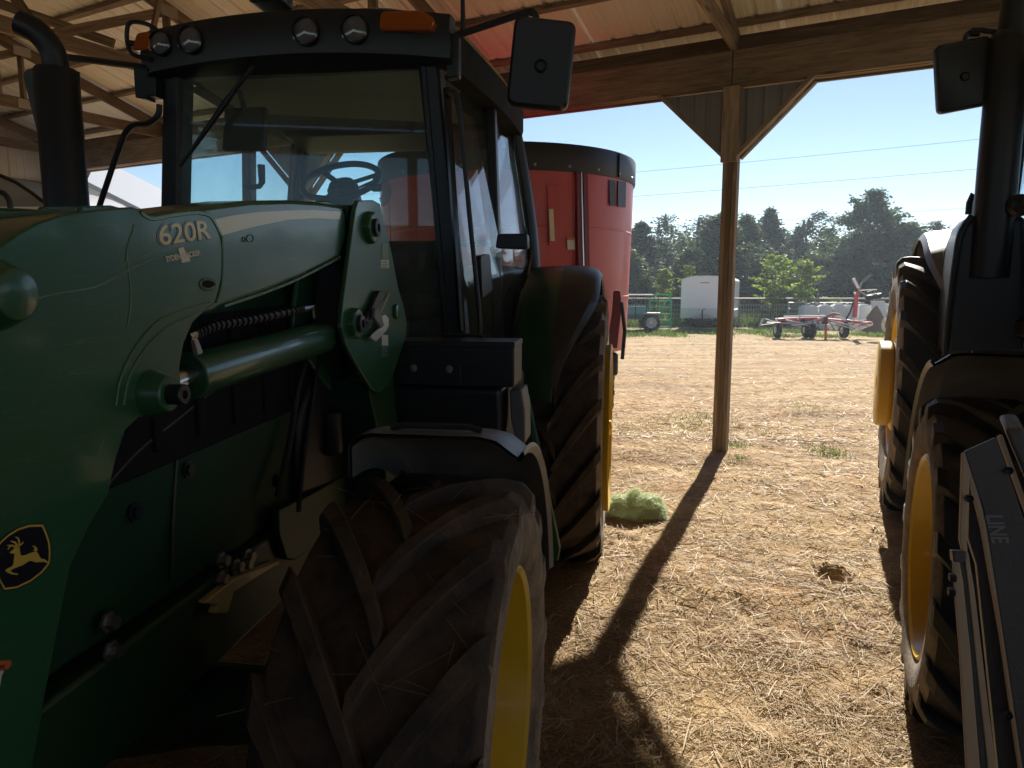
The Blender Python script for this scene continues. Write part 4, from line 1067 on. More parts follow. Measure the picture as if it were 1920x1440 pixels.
mb = MB(); mb.slab_y(rounded([(x0, z1 - .020), (x1 + .002, z1 - .020), (x1 + .002, z1 + .003), (x0, z1 + .003)], .006, 3), Y0 - .002, Y0 + .202); mb.build('box_lid', M['black'], tb, .003)
a, b_, c_ = T1.at_y(828, 630, Y0 + .05), T1.at_y(865, 628, Y0 + .05), T1.at_y(905, 631, Y0 + .05)
mb = MB(); mb.tube([a, a + Vector((.01, 0, .006)), b_, c_ - Vector((.01, 0, -.004)), c_], .007, 8); mb.build('lid_handle', M['black'], tb)
mb = MB(); mb.slab_x(rounded([(-1.70, 1.02), (-1.15, .95), (-1.10, z0 - .004), (-1.72, z0 - .004)], .03), .46, .90); mb.build('fuel_tank', M['black'], tr1, .02)
mb = MB(); mb.slab_y(px_y(T1, [(955, 731), (978, 731), (984, 770), (985, 830), (972, 845), (958, 790)], -1.66), -1.66, -1.50); mb.build('tank_corner', M['grey_dust_skylit'], tr1, .006)
mb = MB(); mb.slab_y(px_y(T1, [(982, 745), (990, 742), (1050, 1030), (1046, 1052), (1036, 1052)], -1.15), -1.15, -1.10); st_ = mb.build('step_side', M['green'], tr1, .004)
for z_ in (.45, .75, 1.02):
    mb = MB(); mb.box((.86, -1.0, z_), (.30, .22, .02)); mb.build('step_tread', M['black'], st_, .004)
# ---- front fenders
def front_fender(t, xa, xb, wb, rf, r_, a0, a1, mat, sg=1):
    prof = [(xa, r_ - .11), (xa + .004, r_ - .03), (xa + .03, r_ - .006), (xa + .06, r_), (xb - .09, r_), (xb - .05, r_ - .008), (xb - .018, r_ - .032), (xb, r_ - .045), (xb + .012, r_ - .030), (xb + .016, r_ - .04),
            (xb + .004, r_ - .056), (xb - .02, r_ - .044), (xb - .055, r_ - .018), (xb - .09, r_ - .010), (xa + .06, r_ - .010), (xa + .035, r_ - .016), (xa + .012, r_ - .035), (xa + .010, r_ - .11)]
    mb = MB(); mb.lathe([(sg*a, b_) for a, b_ in prof], 18, (0, -wb, rf), 'x', R(a0), R(a1), closed_prof=True)
    f = mb.build('front_fender', mat, t, smooth=40)
    mb = MB(); e = R(a0 + 4)
    xm = (xa + xb)/2
    mb.tube([(sg*(xm - .11), -wb - (r_ + .0)*math.cos(e), rf + (r_ + .004)*math.sin(e)), (sg*(xm - .08), -wb - (r_ + .008)*math.cos(e), rf + (r_ + .012)*math.sin(e)), (sg*(xm + .08), -wb - (r_ + .008)*math.cos(e), rf + (r_ + .012)*math.sin(e)), (sg*(xm + .11), -wb - r_*math.cos(e), rf + (r_ + .004)*math.sin(e))], .008, 6)
    mb.build('fender_clip', M['black'], f)
    mb = MB(); mb.bar((sg*(xa + .01), -wb + .1, rf + .2), (sg*(xa + .02), -wb + .35, rf + r_ - .20), .012, .06); mb.build('fender_stay', M['black'], f)
for sg in (1, -1): front_fender(tr1, .71, 1.115, WB1, RF1, .715, 88, 168, M['grey_dust_skylit'], sg)
# ---- exhaust stack at the far corner of the cab
YE = -1.75
c0 = T1.at_y(125, 392, YE); c1 = T1.at_y(106, 130, YE)
ex = empty('exhaust', (0, 0, 0), 0, tr1)
cxm = (c0.x + c1.x)/2
mb = MB(); mb.lathe([(1.35, .060), (1.36, .078), (c1.z - .012, .078), (c1.z, .070), (c1.z, .046)], 32, (cxm, YE, 0), 'z'); mb.build('muffler', M['black'], ex)
pp = spline([(cxm, YE, c1.z - .05), (cxm, YE, c1.z + .03), T1.at_y(94, 88, YE - .01), T1.at_y(70, 60, YE - .03), T1.at_y(36, 42, YE - .05)], 6)
mb = MB(); mb.tube(pp, .045, 20, caps=False); q = mb.build('stack_pipe', M['black'], ex)
mb = MB(); mb.tube([p for p in pp], .041, 20, caps=False); mb.build('stack_bore', M['black'], ex)
mb = MB(); mb.slab_y(px_y(T1, [(138, 132), (147, 134), (145, 235), (141, 236)], YE + .02), YE + .02, YE + .03); mb.build('stack_shield', M['black'], ex, .002)
# ---- mirrors, rails, wiper, aerial
mr = mirror(tr1, spline(path_y(T1, [(838, 75), (870, 62), (930, 42), (985, 24), (1000, 24), (1006, 40), (1010, 95)], -1.40), 5), T1.at_y(1015, 122, -1.42), .245, .325, 6, (4, 7))
mb = MB(); mb.slab_y(px_y(T1, [(836, 72), (862, 62), (862, 146), (840, 150)], -1.40), -1.42, -1.37); mb.build('mirror_bracket', M['black'], mr, .006)
mb = MB(); mb.tube(path_y(T1, [(975, 30), (992, 34)], -1.40), .022, 8); mb.build('mirror_joint', M['black'], mr)
ml = mirror(tr1, spline(path_y(T1, [(280, 132), (262, 125), (215, 119), (150, 110), (112, 106)], -1.45), 4), T1.at_y(96, 190, -1.30), .20, .30, -6, (4, -7))
mb = MB(); mb.slab_y(px_y(T1, [(258, 122), (286, 126), (285, 148), (300, 148), (300, 184), (284, 184), (284, 190), (262, 186)], -1.43), -1.46, -1.40); mb.build('mirror_bracket', M['black'], ml, .004)
mb = MB(); mb.tube(spline(path_y(T1, [(299, 196), (296, 216), (278, 231), (250, 235), (238, 246), (226, 270), (186, 388), (170, 440)], -1.44), 5), .012, 8); mb.build('grab_rail', M['black'], tr1)
mb = MB(); mb.tube(spline(path_y(T1, [(842, 178), (846, 171), (856, 176), (862, 210), (880, 400), (899, 590), (898, 634)], -1.45), 5), .010, 8); mb.build('grab_rail', M['black'], tr1)
mb = MB(); mb.tube(path_y(T1, [(838, 165), (842, 250), (866, 620)], -1.42), .016, 8); mb.build('door_hinge_tube', M['black_gloss'], tr1)
mb = MB(); mb.slab_x(rounded(px_x(T1, [(888, 480), (907, 476), (912, 545), (892, 560)], .72), .03, 4), .72, .75); mb.build('door_handle', M['black'], tr1, .004)
mb = MB(); mb.tube(spline(path_y(T1, [(300, 60), (275, 45), (245, 42), (238, 60), (240, 85), (250, 102), (285, 112)], -1.47), 4), .009, 8); mb.tube(path_y(T1, [(240, 80), (268, 84)], -1.47), .012, 8); mb.build('roof_handle', M['black'], tr1)
w0, w1, w2 = path_y(T1, [(486, 108), (425, 190), (338, 312)], -1.45)
wp = empty('wiper', (0, 0, 0), 0, tr1)
mb = MB(); mb.tube([w0, w1], [.012, .009], 8); mb.build('wiper_arm', M['black'], wp)
mb = MB(); mb.tube([w0 + (w1 - w0)*.55 + Vector((0, -.01, 0)), w1, w2], [.006, .013, .007], 8); mb.build('wiper_blade', M['black'], wp)
mb = MB(); mb.tube(path_y(T1, [(868, 62), (868, 30), (866, -60)], -1.20), [.012, .010, .008], 8); mb.build('aerial', M['black'], tr1)
mb = MB(); mb.slab_y(rounded(px_y(T1, [(468, -30), (530, -30), (530, 4), (470, 8)], -1.25), .02, 3), -1.27, -1.15); mb.build('roof_beacon_base', M['black'], tr1, .006)
q = T1.at_x(960, 452, .86); mb = MB(); mb.slab_y(rounded([(q.x - .07, q.z - .03), (q.x + .07, q.z - .035), (q.x + .068, q.z + .03), (q.x - .06, q.z + .03)], .012, 3), q.y - .02, q.y + .05); mb.build('marker_lamp', M['black'], tr1, .005)
# striped beacon guard by the steering wheel
q = T1.at_y(716, 365, -1.10)
for k in range(5):
    mb = MB(); mb.lathe([(0, .030 + .0085*k), (.003, .030 + .0085*k), (.003, .0345 + .0085*k), (0, .0345 + .0085*k)], 18, q + Vector((-.025, 0, .012)), 'y', R(-70), R(60), closed_prof=True); mb.build('column_shroud', M['black'], tr1)
mb = MB(); mb.box(T1.at_y(706, 352, -1.10), (.05, .03, .035)); mb.build('column_switch', M['black'], tr1, .01)

# hoses, wiring and a filter tucked beside the engine
for pts, r_ in (([(600, 560), (585, 640), (560, 720), (545, 820), (520, 930)], .009), ([(612, 560), (600, 650), (588, 740), (570, 860), (560, 960)], .007), ([(640, 660), (655, 720), (680, 780), (690, 860)], .010)):
    mb = MB(); mb.tube(spline(path_x(T1, pts, .40), 6), r_, 8); mb.build('engine_hose', M['hose'], tr1)
mb = MB(); a, b_ = path_x(T1, [(618, 770), (622, 850)], .40); mb.tube([a, a + (b_ - a)*.05, b_ - (b_ - a)*.05, b_], [.03, .038, .038, .03], 16); mb.build('oil_filter', M['black'], tr1)
for u, v in ((350, 880), (540, 740), (520, 900), (250, 960), (460, 700)):
    b_ = link('bolt', ME_BOLT_BLACK, None, hd); b_.location = Vector((.366, *px_x(T1, [(u, v)], .366)[0]))

# straw and chaff caught in the tread
g = np.random.default_rng(31)
for wh, rad, wd in [(o, RF1, .46) for o in tr1.children if o.name.startswith('front_wheel')][:1] + [(o, RR1, .52) for o in tr1.children if o.name.startswith('rear_wheel')][:1]:
    mb = MB()
    for k in range(55):
        a = g.uniform(-.3, 2.2); x = g.uniform(-.45, .47)*wd; rr = rad - g.uniform(.0, .035); ln = g.uniform(.02, .08); q = g.uniform(0, 6.28)
        c_ = Vector((x, -rr*math.cos(a), rr*math.sin(a))); n_ = Vector((0, -math.cos(a), math.sin(a))); t1 = Vector((1, 0, 0)); t2 = n_.cross(t1)
        d = (t1*math.cos(q) + t2*math.sin(q))*ln; mb.tube([c_ - d, c_ + n_*.002, c_ + d*.9 + n_*g.uniform(-.004, .006)], .0008, 3)
    so_ = mb.build('caught_straw', M['straw_dull'], wh); so_['kind'] = 'stuff'
# ================================================================== the tractor at the right edge
T2 = Frame(3.94, 4.77, 24.4)
tr2 = empty('tractor'); T2.place(tr2)
tag(tr2, 'dark tractor cut off by the right edge, yellow rims and black fenders', 'tractor', 'tractors parked in the barn')
WB2, RF2, RR2 = 2.90, .625, .94
me_ft2 = tire_mesh('front_tire', RF2, .46, .385, 16, .040, 5, .07); tire_mats(me_ft2, 'rubber_black', 'rubber_dust')
me_rt2 = tire_mesh('rear_tire', RR2, .58, .54, 20, .048, 6, .075); tire_mats(me_rt2, 'rubber_black', 'rubber_dust')
me_fr2 = rim_mesh('front_rim', .46, .385, .02, .42); me_fr2.materials.append(M['yellow'])
me_rr2 = rim_mesh('rear_rim', .58, .54, .08, .40); me_rr2.materials.append(M['yellow'])
for sg in (-1, 1):
    wheel(tr2, 'front_wheel', me_ft2, me_fr2, (sg*1.07, -WB2, RF2), sg < 0, .385, .02)
    w = wheel(tr2, 'rear_wheel', me_rt2, me_rr2, (sg*.97, 0, RR2), sg < 0, .54, .08)
    for k in range(2):
        mb = MB(); mb.lathe([(.16 + .10*k, .05), (.16 + .10*k, .33 - .03*k), (.18 + .10*k, .345 - .03*k), (.245 + .10*k, .345 - .03*k), (.255 + .10*k, .33 - .03*k), (.255 + .10*k, .05)], 40); mb.build('wheel_weight', M['yellow'], w)
front_axle(tr2, WB2, RF2, 1.05); body_frame(tr2, WB2)
hd2 = hood(tr2, WB2, -3.75, 1.78, 1.95, .37, M['green'])
make_cab(tr2, {'zb': 1.40, 'dz': .26, 'steer': (0, -.85, 2.25)})
rear_fenders(tr2, .74, 1.12, RR2, .94, M['grey_dust_skylit'])
front_fender(tr2, .80, 1.27, WB2, RF2, .785, 94, 175, M['grey_dust_skylit'], -1)
front_fender(tr2, .80, 1.27, WB2, RF2, .785, 94, 175, M['grey_dust_skylit'], 1)
# exhaust column in front of the cab corner
YE2 = -1.20
c0 = T2.at_y(1864, 400, YE2); c1 = T2.at_y(1893, 70, YE2)
ex2 = empty('exhaust', (0, 0, 0), 0, tr2)
mb = MB(); mb.tube([c0 - Vector((0, 0, .35)), c0, c0 + (c1 - c0)*.3, c1 - (c1 - c0)*.02, c1, c1 + Vector((.005, 0, .02))], [.098, .100, .100, .096, .090, .07], 32); mb.build('muffler', M['black'], ex2)
mb = MB(); mb.tube([c1 - Vector((-.01, 0, .02)), c1 + Vector((.016, 0, .16)), c1 + Vector((.03, 0, .40))], .070, 28); mb.build('stack_pipe', M['black'], ex2)
# black panel under it, with a rolled edge
pp = px_y(T2, [(1822, 404), (1835, 400), (1925, 405), (1925, 668), (1771, 668), (1774, 620), (1786, 520), (1796, 450), (1806, 422)], -1.22)
mb = MB(); mb.slab_y(pp, -1.22, -.72); mb.build('corner_panel', M['black'], tr2, .03, seg=4)
mb = MB(); mb.tube(spline(path_y(T2, [(1822, 404), (1800, 440), (1790, 500), (1778, 600), (1772, 668)], -1.23), 5), .016, 8); mb.build('panel_edge', M['black'], tr2)
mb = MB(); mb.slab_y(rounded(px_y(T2, [(1770, 470), (1790, 440), (1800, 436), (1785, 560), (1772, 625), (1764, 600)], -.70), .03, 3), -.70, -.66); mb.build('inner_shield', M['black'], tr2, .006)
mb = MB(); mb.tube(path_y(T2, [(1816, 402), (1818, 380), (1824, 366), (1832, 372)], -1.05), [.018, .018, .02, .012], 8); mb.build('fuel_cap', M['black'], tr2)
mb = MB(); mb.slab_y(px_y(T2, [(1800, 520), (1990, 405), (1990, 690), (1800, 690)], -1.0), -1.0, -.5); mb.build('cab_base', M['black'], tr2, .02)
# mirror
mr2 = mirror(tr2, spline(path_y(T2, [(1885, 62), (1850, 58), (1835, 56), (1816, 62), (1809, 80), (1806, 128)], -1.20), 4), T2.at_y(1806, 142, -1.20), .275, .365, 8, (4, -7))
mb = MB(); mb.tube(path_y(T2, [(1820, 60), (1838, 60)], -1.20), .024, 8); mb.build('mirror_joint', M['black'], mr2)
# round lamp by the door at the frame edge
q = T2.at_y(1912, 385, -1.3); mb = MB(); mb.lathe([(0, .001), (-.02, .04), (0, .06), (.06, .05), (.08, .001)], 18, q, 'y'); mb.build('step_lamp', M['black'], tr2)

# ------------------------------------------------------------------ loader attachment in front of it
IMP = Frame(1.18, 1.58, 14.0)
imp = empty('loader_attachment'); IMP.place(imp)
tag(imp, 'black steel loader attachment with worn LINE lettering at the bottom right corner', 'attachment')
def imp_at(u, v, off=0.0):
    """on a plate that leans: its foot nearer the camera than its head"""
    d = sight(u, v); n = Vector((-.30, -.93, .20)).normalized(); p = Vector((1.08, 1.58, 1.2)) + n*off
    t = (p - Vector((0, 0, CAM_H))).dot(n)/d.dot(n)
    return IMP.local(Vector((0, 0, CAM_H)) + d*t)
NI = IMP.local(IMP.o + Vector((-.30, -.93, .20)).normalized()) ; NI = Vector((NI.x, NI.y, NI.z))
def imp_plate(px, off, th, mat, nm, bevel=.002, par=imp):
    P = [imp_at(u, v, off) for u, v in px]
    mb = MB(); mb.loops([P, [p - NI*th for p in P]]); return mb.build(nm, mat, par, bevel, smooth=0)
main = imp_plate([(1809, 846), (1868, 820), (1990, 1180), (2080, 1440), (2120, 1600), (1960, 1600), (1918, 1440), (1880, 1180), (1846, 960), (1823, 890)], 0, .012, M['implement'], 'face_plate')
imp_plate([(1805, 850), (1810, 848), (1824, 892), (1818, 900), (1812, 1000), (1815, 1036), (1806, 1036), (1800, 1012)], -.002, .016, M['implement_edge_sunlit'], 'edge_flange')
imp_plate([(1824, 892), (1830, 905), (1850, 985), (1886, 1190), (1922, 1440), (1945, 1600), (1934, 1600), (1911, 1440), (1876, 1195), (1840, 990), (1818, 900)], -.002, .014, M['implement_edge_sunlit'], 'edge_flange')
imp_plate([(1872, 818), (1880, 814), (1990, 1120), (2100, 1400), (2100, 1430), (1985, 1130)], -.018, .016, M['implement_edge_sunlit'], 'edge_flange')
imp_plate([(1818, 905), (1838, 990), (1874, 1195), (1909, 1440), (1930, 1600), (1890, 1600), (1872, 1440), (1850, 1230), (1832, 1060), (1816, 1010)], -.05, .02, M['implement'], 'recess_plate')
P = [imp_at(u, v, .0) for u, v in ((1884, 806), (1920, 803), (2080, 1180), (2040, 1180))]
mb = MB(); mb.loops([P, [p + Vector((.02, .10, .02)) for p in P]]); mb.build('top_channel', M['implement'], imp, .010, seg=3)
def imp_bar(px, off, r_, mat, nm, flat=(1, 1)):
    mb = MB(); mb.tube([imp_at(u, v, off) for u, v in px], r_, 8, flat=flat); return mb.build(nm, mat, imp)
imp_plate([(1786, 1036), (1794, 1032), (1805, 1090), (1818, 1200), (1838, 1440), (1850, 1600), (1825, 1600), (1812, 1440), (1800, 1230), (1790, 1110)], -.010, .010, M['implement_edge_sunlit'], 'side_bar')
imp_plate([(1796, 1034), (1806, 1034), (1818, 1110), (1838, 1290), (1852, 1440), (1866, 1600), (1852, 1600), (1838, 1440), (1820, 1220), (1806, 1090)], -.014, .020, M['implement'], 'side_rail')
imp_plate([(1808, 1036), (1816, 1036), (1828, 1110), (1848, 1280), (1868, 1440), (1884, 1600), (1866, 1600), (1853, 1440), (1834, 1270), (1816, 1100)], -.010, .010, M['implement_edge_sunlit'], 'side_bar')
P = [imp_at(u, v, .012) for u, v in ((1786, 1033), (1812, 1034), (1812, 1055), (1788, 1054))]
mb = MB(); mb.loops([P, [p - NI*.03 for p in P]]); mb.build('stop_block', M['implement'], imp, .003)
for u, v in ((1786, 1083), (1784, 1110)):
    c_ = imp_at(u, v, .0); mb = MB(); mb.box(c_, (.014, .02, .016)); mb.build('rail_bolt', M['black'], imp, .003)
for u, v in ((1817, 934), (1891, 882), (1890, 1340)):
    c_ = imp_at(u, v, .003); mb = MB(); mb.lathe([(-.006, .009), (.002, .009), (.004, .005), (.004, .0005)], 6, (0, 0, 0), 'y'); o = mb.build('plate_bolt', M['black'], imp); o.location = c_
# worn white lettering running down the plate
def imp_text(body, a_px, b_px, h_px, mat, off):
    A, B = imp_at(*a_px, off), imp_at(*b_px, off)
    cu = bpy.data.curves.new('lettering', 'FONT'); cu.body = body; cu.size = 1; cu.extrude = .4; cu.offset = .02; cu.shear = .2; cu.resolution_u = 3
    o = bpy.data.objects.new('lettering', cu); COL.objects.link(o); bpy.context.view_layer.update()
    bb = [Vector(p) for p in o.bound_box]; w = max(p.x for p in bb); me = bpy.data.meshes.new_from_object(o); bpy.data.objects.remove(o)
    me.materials.clear(); me.materials.append(mat)
    o = bpy.data.objects.new('lettering', me); COL.objects.link(o)
    d = (B - A); L_ = d.length; d.normalize(); up = NI.cross(d).normalized(); hh = (imp_at(a_px[0] + h_px, a_px[1], off) - A).length/.72
    m4 = Matrix.Identity(4)
    for i in range(3): m4[i][0] = d[i]*L_/w; m4[i][1] = up[i]*hh; m4[i][2] = NI[i]*.0006
    m4.translation = A; o.parent = main; o.matrix_parent_inverse.identity(); o.matrix_local = m4; return o
M['worn_print'] = surf('worn_print', (.26, .255, .25), .55, var=.35, vscale=60)
imp_text('LINE', (1848, 965), (1862, 1022), 32, M['worn_print'], .0012)
# ================================================================== red feed mixer behind the near tractor
MC, MR = Vector((-.06, 8.60, 0)), 1.47
mix_ = empty('feed_mixer', MC)
tag(mix_, 'tall round red feed mixer wagon with black rubber rim behind the tractor', 'feed mixer')
def tub_r(z): return MR - .055*max(0, (3.0 - z))/2.0
mb = MB(); mb.lathe([(.92, 1.25), (.95, tub_r(.95)), (1.0, tub_r(1.0)), (2.0, tub_r(2.0)), (2.80, tub_r(2.8)), (2.80, tub_r(2.8) - .02), (1.2, 1.36), (1.0, 1.2)], 72, (0, 0, 0), 'z'); tub = mb.build('tub', M['red'], mix_)
mb = MB(); mb.lathe([(2.78, MR + .006), (2.80, MR + .014), (3.03, MR + .014), (3.045, MR + .006), (3.045, MR - .012), (2.78, MR - .012)], 72, (0, 0, 0), 'z', closed_prof=True); rb = mb.build('rubber_rim', M['band'], mix_)
def on_tub(u, v, out=0.0):
    d = sight(u, v); o = Vector((0, 0, CAM_H)) - MC; r_ = MR - .03 + out
    a = d.x*d.x + d.y*d.y; b_ = 2*(o.x*d.x + o.y*d.y); c_ = o.x*o.x + o.y*o.y - r_*r_
    D = max(0, b_*b_ - 4*a*c_); t = (-b_ - math.sqrt(D))/(2*a); return o + d*t
def tub_strip(px, out, th, mat, nm, par):
    P = [on_tub(u, v, out) for u, v in px]; mb = MB(); mb.loops([P, [p*1.0 + Vector((p.x, p.y, 0)).normalized()*th for p in P]]); return mb.build(nm, mat, par, smooth=0)
tub_strip([(1076, 324), (1083, 324), (1087, 520), (1080, 520)], .01, .05, M['red_dark'], 'flange', tub)
tub_strip([(1090, 325), (1098, 326), (1102, 520), (1094, 520)], .01, .035, M['red_dark'], 'flange', tub)
tub_strip([(1083.5, 324), (1085.5, 324), (1090, 520), (1088, 520)], .01, .055, M['chrome'], 'flange_edge', tub)
tub_strip([(1025, 349), (1046, 349), (1050, 460), (1028, 460)], .012, .02, M['red'], 'cover_plate', tub)
tub_strip([(1028, 392), (1036, 392), (1039, 452), (1031, 452)], .035, .02, M['decal_dealer'], 'wood_stake', tub)
tub_strip([(1063, 444), (1077, 444), (1078, 468), (1064, 468)], .018, .004, M['decal_white'], 'warning_sticker', tub)
tub_strip([(1063, 444), (1077, 444), (1077, 450), (1063, 450)], .023, .003, M['decal_orange'], 'sticker_head', tub)
tub_strip([(1142, 337), (1153, 338), (1153, 386), (1143, 385)], .03, .006, M['band'], 'viewing_pane', tub)
tub_strip([(1158, 339), (1173, 341), (1172, 389), (1158, 387)], .03, .006, M['band'], 'viewing_pane', tub)
for k in range(9):
    a = R(-135 + k*14); p = Vector((math.cos(a)*(MR + .016), math.sin(a)*(MR + .016), 2.83)); mb = MB(); mb.lathe([(0, .016), (.006, .012), (.006, .0005)], 8, (0, 0, 0), 'x'); o = mb.build('rim_bolt', M['steel'], rb); o.location = p; o.rotation_euler = (0, 0, a)
p = Vector((math.cos(R(-38))*(MR + .016), math.sin(R(-38))*(MR + .016), 0)); mb = MB(); mb.bar((p.x, p.y, 2.79), (p.x, p.y, 3.03), .012, .03, (math.cos(R(-38)), math.sin(R(-38)), 0)); mb.build('rim_joint', M['band'], rb)
for z_ in (1.55, 2.25):
    mb = MB(); mb.lathe([(z_ - .012, tub_r(z_) - .002), (z_ - .004, tub_r(z_) + .006), (z_ + .004, tub_r(z_) + .006), (z_ + .012, tub_r(z_) - .002)], 72, (0, 0, 0), 'z'); mb.build('weld_seam', M['red'], tub)
for a in (-150, -112, -62):
    p = Vector((math.cos(R(a)), math.sin(R(a)), 0)); mb = MB(); mb.tube([p*(tub_r(1.0)) + Vector((0, 0, 1.0)), p*tub_r(2.78) + Vector((0, 0, 2.78))], .007, 6); mb.build('weld_seam', M['red'], tub)
mb = MB(); mb.box((0, 0, .78), (1.5, 3.0, .22)); mb.build('chassis', M['black'], mix_, .02)
mb = MB(); mb.bar((0, -1.2, .75), (-.25, -3.0, .55), .16, .14); mb.build('drawbar', M['red_dark'], mix_, .01)
me_mt = tire_mesh('wagon_tire', .46, .30, .24, 14, .02, 9, .05); tire_mats(me_mt, 'rubber_dust', 'rubber_dust'); me_mr = rim_mesh('wagon_rim', .30, .24, .02); me_mr.materials.append(M['red_dark'])
for sg in (1, -1): wheel(mix_, 'wagon_wheel', me_mt, me_mr, (sg*1.15, .30, .46), sg < 0, .24, .02, 6)
q = on_tub(1146, 570, .0) ; mb = MB(); mb.slab_y(rounded([(q.x - .05, 1.05), (q.x + .05, 1.0), (q.x + .09, 1.45), (q.x + .07, 1.62), (q.x + .01, 1.62), (q.x + .0, 1.4)], .03), q.y - .16, q.y - .06); mb.build('door_ram', M['red_dark'], mix_, .006)
mb = MB(); mb.tube([(q.x + .08, q.y - .2, 1.5), (q.x + .12, q.y - .2, 1.2), (q.x + .10, q.y - .2, .9)], .02, 8); mb.build('hydraulic_pipe', M['black'], mix_)
mb = MB(); mb.box((1.16, -.35, .78), (.22, .34, .26)); mb.build('rubber_flap', M['black'], mix_, .03)

# ================================================================== grey wagon and outbuilding at far left
W0 = 9.6
cap = [on_y(u, v, W0) for u, v in ((-160, 322), (-90, 316), (-40, 319), (0, 329), (30, 342), (60, 362), (88, 384), (102, 400), (108, 430))]
wag = empty('forage_wagon', (cap[4].x - 1.0, W0, 0)); o0 = Vector((cap[4].x - 1.0, W0, 0))
tag(wag, 'grey forage wagon with curved ribbed roof in the far left corner', 'wagon')
loc = [(p.x - o0.x, p.z) for p in cap]
lo = loc + [(loc[-1][0], .7), (loc[0][0], .7)]
mb = MB(); mb.slab_y(lo, .02, 2.6); mb.build('wagon_body', M['tin_grey'], wag)
mb = MB(); mb.tube([(x, 0, z_) for x, z_ in loc], .025, 8); mb.build('roof_edge', M['black'], wag)
for k in range(4):
    z_ = loc[6][1] - .05 - .16*k; mb = MB(); mb.box((loc[6][0] - 1.1, .0, z_), (2.0, .03, .05)); mb.build('side_rib', M['tin'], wag)
mb = MB(); mb.tube(spline([on_y(u, v, W0 - .5) - o0 for u, v in ((-30, 362), (0, 360), (14, 370), (20, 392), (20, 470))], 4), .035, 8); mb.build('lift_bar', M['black'], wag)
me_ww = tire_mesh('wagon_tire', .42, .26, .2, 12, .015, 12, .05); tire_mats(me_ww, 'rubber_black', 'rubber_black')
for sg in (1, -1): w_ = link('wagon_wheel', me_ww, None, wag); w_.location = (sg*.85 - .1, .9, .42)

OB = Vector((-26.0, 34.0, 0)); ob = empty('outbuilding', OB)
tag(ob, 'pale metal outbuilding with dark roof edge beyond the barn at left', 'shed')
rp = on_y(264, 391, 34.0) - OB; rr_ = on_y(165, 341, 34.0) - OB
sl_ = (rr_.z - rp.z)/(rp.x - rr_.x); xr_ = -4.0; zr = rp.z + sl_*(rp.x - xr_)
mb = MB(); mb.slab_y([(2*xr_ - rp.x, 0), (rp.x - .3, 0), (rp.x - .3, rp.z - .10), (xr_, zr - .30), (2*xr_ - rp.x, rp.z - .1)], .2, 12); mb.build('wall', M['white_dirty'], ob, smooth=0)
for sg, xe in ((1, rp.x), (-1, 2*xr_ - rp.x)):
    mb = MB(); mb.loops([[(xr_, 0, zr), (xe, 0, rp.z), (xe, 0, rp.z - .22), (xr_, 0, zr - .26)], [(xr_, 12.4, zr), (xe, 12.4, rp.z), (xe, 12.4, rp.z - .22), (xr_, 12.4, zr - .26)]]); mb.build('roof', M['tin_grey'], ob, smooth=0)
x = 2*xr_ - rp.x + .3
while x < rp.x - .4:
    zt = (rp.z + sl_*(rp.x - x) if x > xr_ else rp.z + sl_*(x - (2*xr_ - rp.x))) - .35
    mb = MB(); mb.box((x, .185, zt/2), (.05, .03, zt)); mb.build('wall_rib', M['white_dirty'], ob); x += .9

# ================================================================== enclosed cargo trailer
TF = Frame(*on_z(1321, 617).xy, 21.5)
ct = empty('cargo_trailer'); TF.place(ct)
tag(ct, 'white enclosed cargo trailer with rounded roof parked by the fence', 'trailer')
hw, zt, zb_ = .97, 2.02, .42
def tsec(k=1.0): return [(-hw*k, zb_), (hw*k, zb_), (hw*k, zt - .10), (hw*.93*k, zt - .02), (hw*.55*k, zt + .07), (0, zt + .10), (-hw*.55*k, zt + .07), (-hw*.93*k, zt - .02), (-hw*k, zt - .10)]
mb = MB(); mb.loops([[(x, 0, z_) for x, z_ in tsec()], [(x, 4.3, z_) for x, z_ in tsec()]]); body = mb.build('trailer_body', M['white_paint'], ct, .02)
mb = MB(); mb.slab_y([(-hw + .28, .85), (hw - .28, .85), (hw - .28, zt - .17), (-hw + .28, zt - .17)], -.012, -.002); mb.build('front_panel', M['white_paint'], body, .004)
mb = MB(); mb.slab_y([(-hw + .005, zb_ + .01), (hw - .005, zb_ + .01), (hw - .005, .82), (-hw + .005, .82)], -.016, -.003); mb.build('stone_guard', M['white_dirty'], body, .004)
mb = MB(); sec = tsec(1.012)[2:]; mb.loops([[(x, -.02, z_ + .006) for x, z_ in sec], [(x, .05, z_ + .006) for x, z_ in sec], [(x*.985, .05, z_ - .02) for x, z_ in sec], [(x*.985, -.02, z_ - .02) for x, z_ in sec]], closed=False); mb.build('roof_cap', M['white_paint'], body)
mb = MB(); mb.box((-.05, -.018, zt - .19), (.34, .012, .025)); mb.build('clearance_lights', M['red_dark'], body)
for z_ in (1.18, 1.05):
    mb = MB(); mb.box((hw + .006, 1.2, z_), (.012, .7, .05)); mb.build('side_vent', M['black'], body)
mb = MB(); mb.tube([(-.55, .0, .40), (0, -1.15, .42)], .045, 6); mb.tube([(.55, .0, .40), (0, -1.15, .42)], .045, 6); tg = mb.build('tongue', M['black'], ct)
mb = MB(); mb.slab_y([(-.38, .42), (.38, .42), (.36, .52), (.12, .60), (-.12, .60), (-.36, .52)], -.62, -.30); mb.build('tongue_box', M['steel'], ct, .01)
mb = MB(); mb.tube([(0, -.95, .18), (0, -.95, .78)], .03, 8); mb.tube([(0, -.95, .80), (.1, -.95, .82)], .015, 6); mb.build('jack', M['black'], ct)
mb = MB(); mb.box((0, 2.0, .36), (1.6, 3.9, .12)); mb.build('under_frame', M['black'], ct)
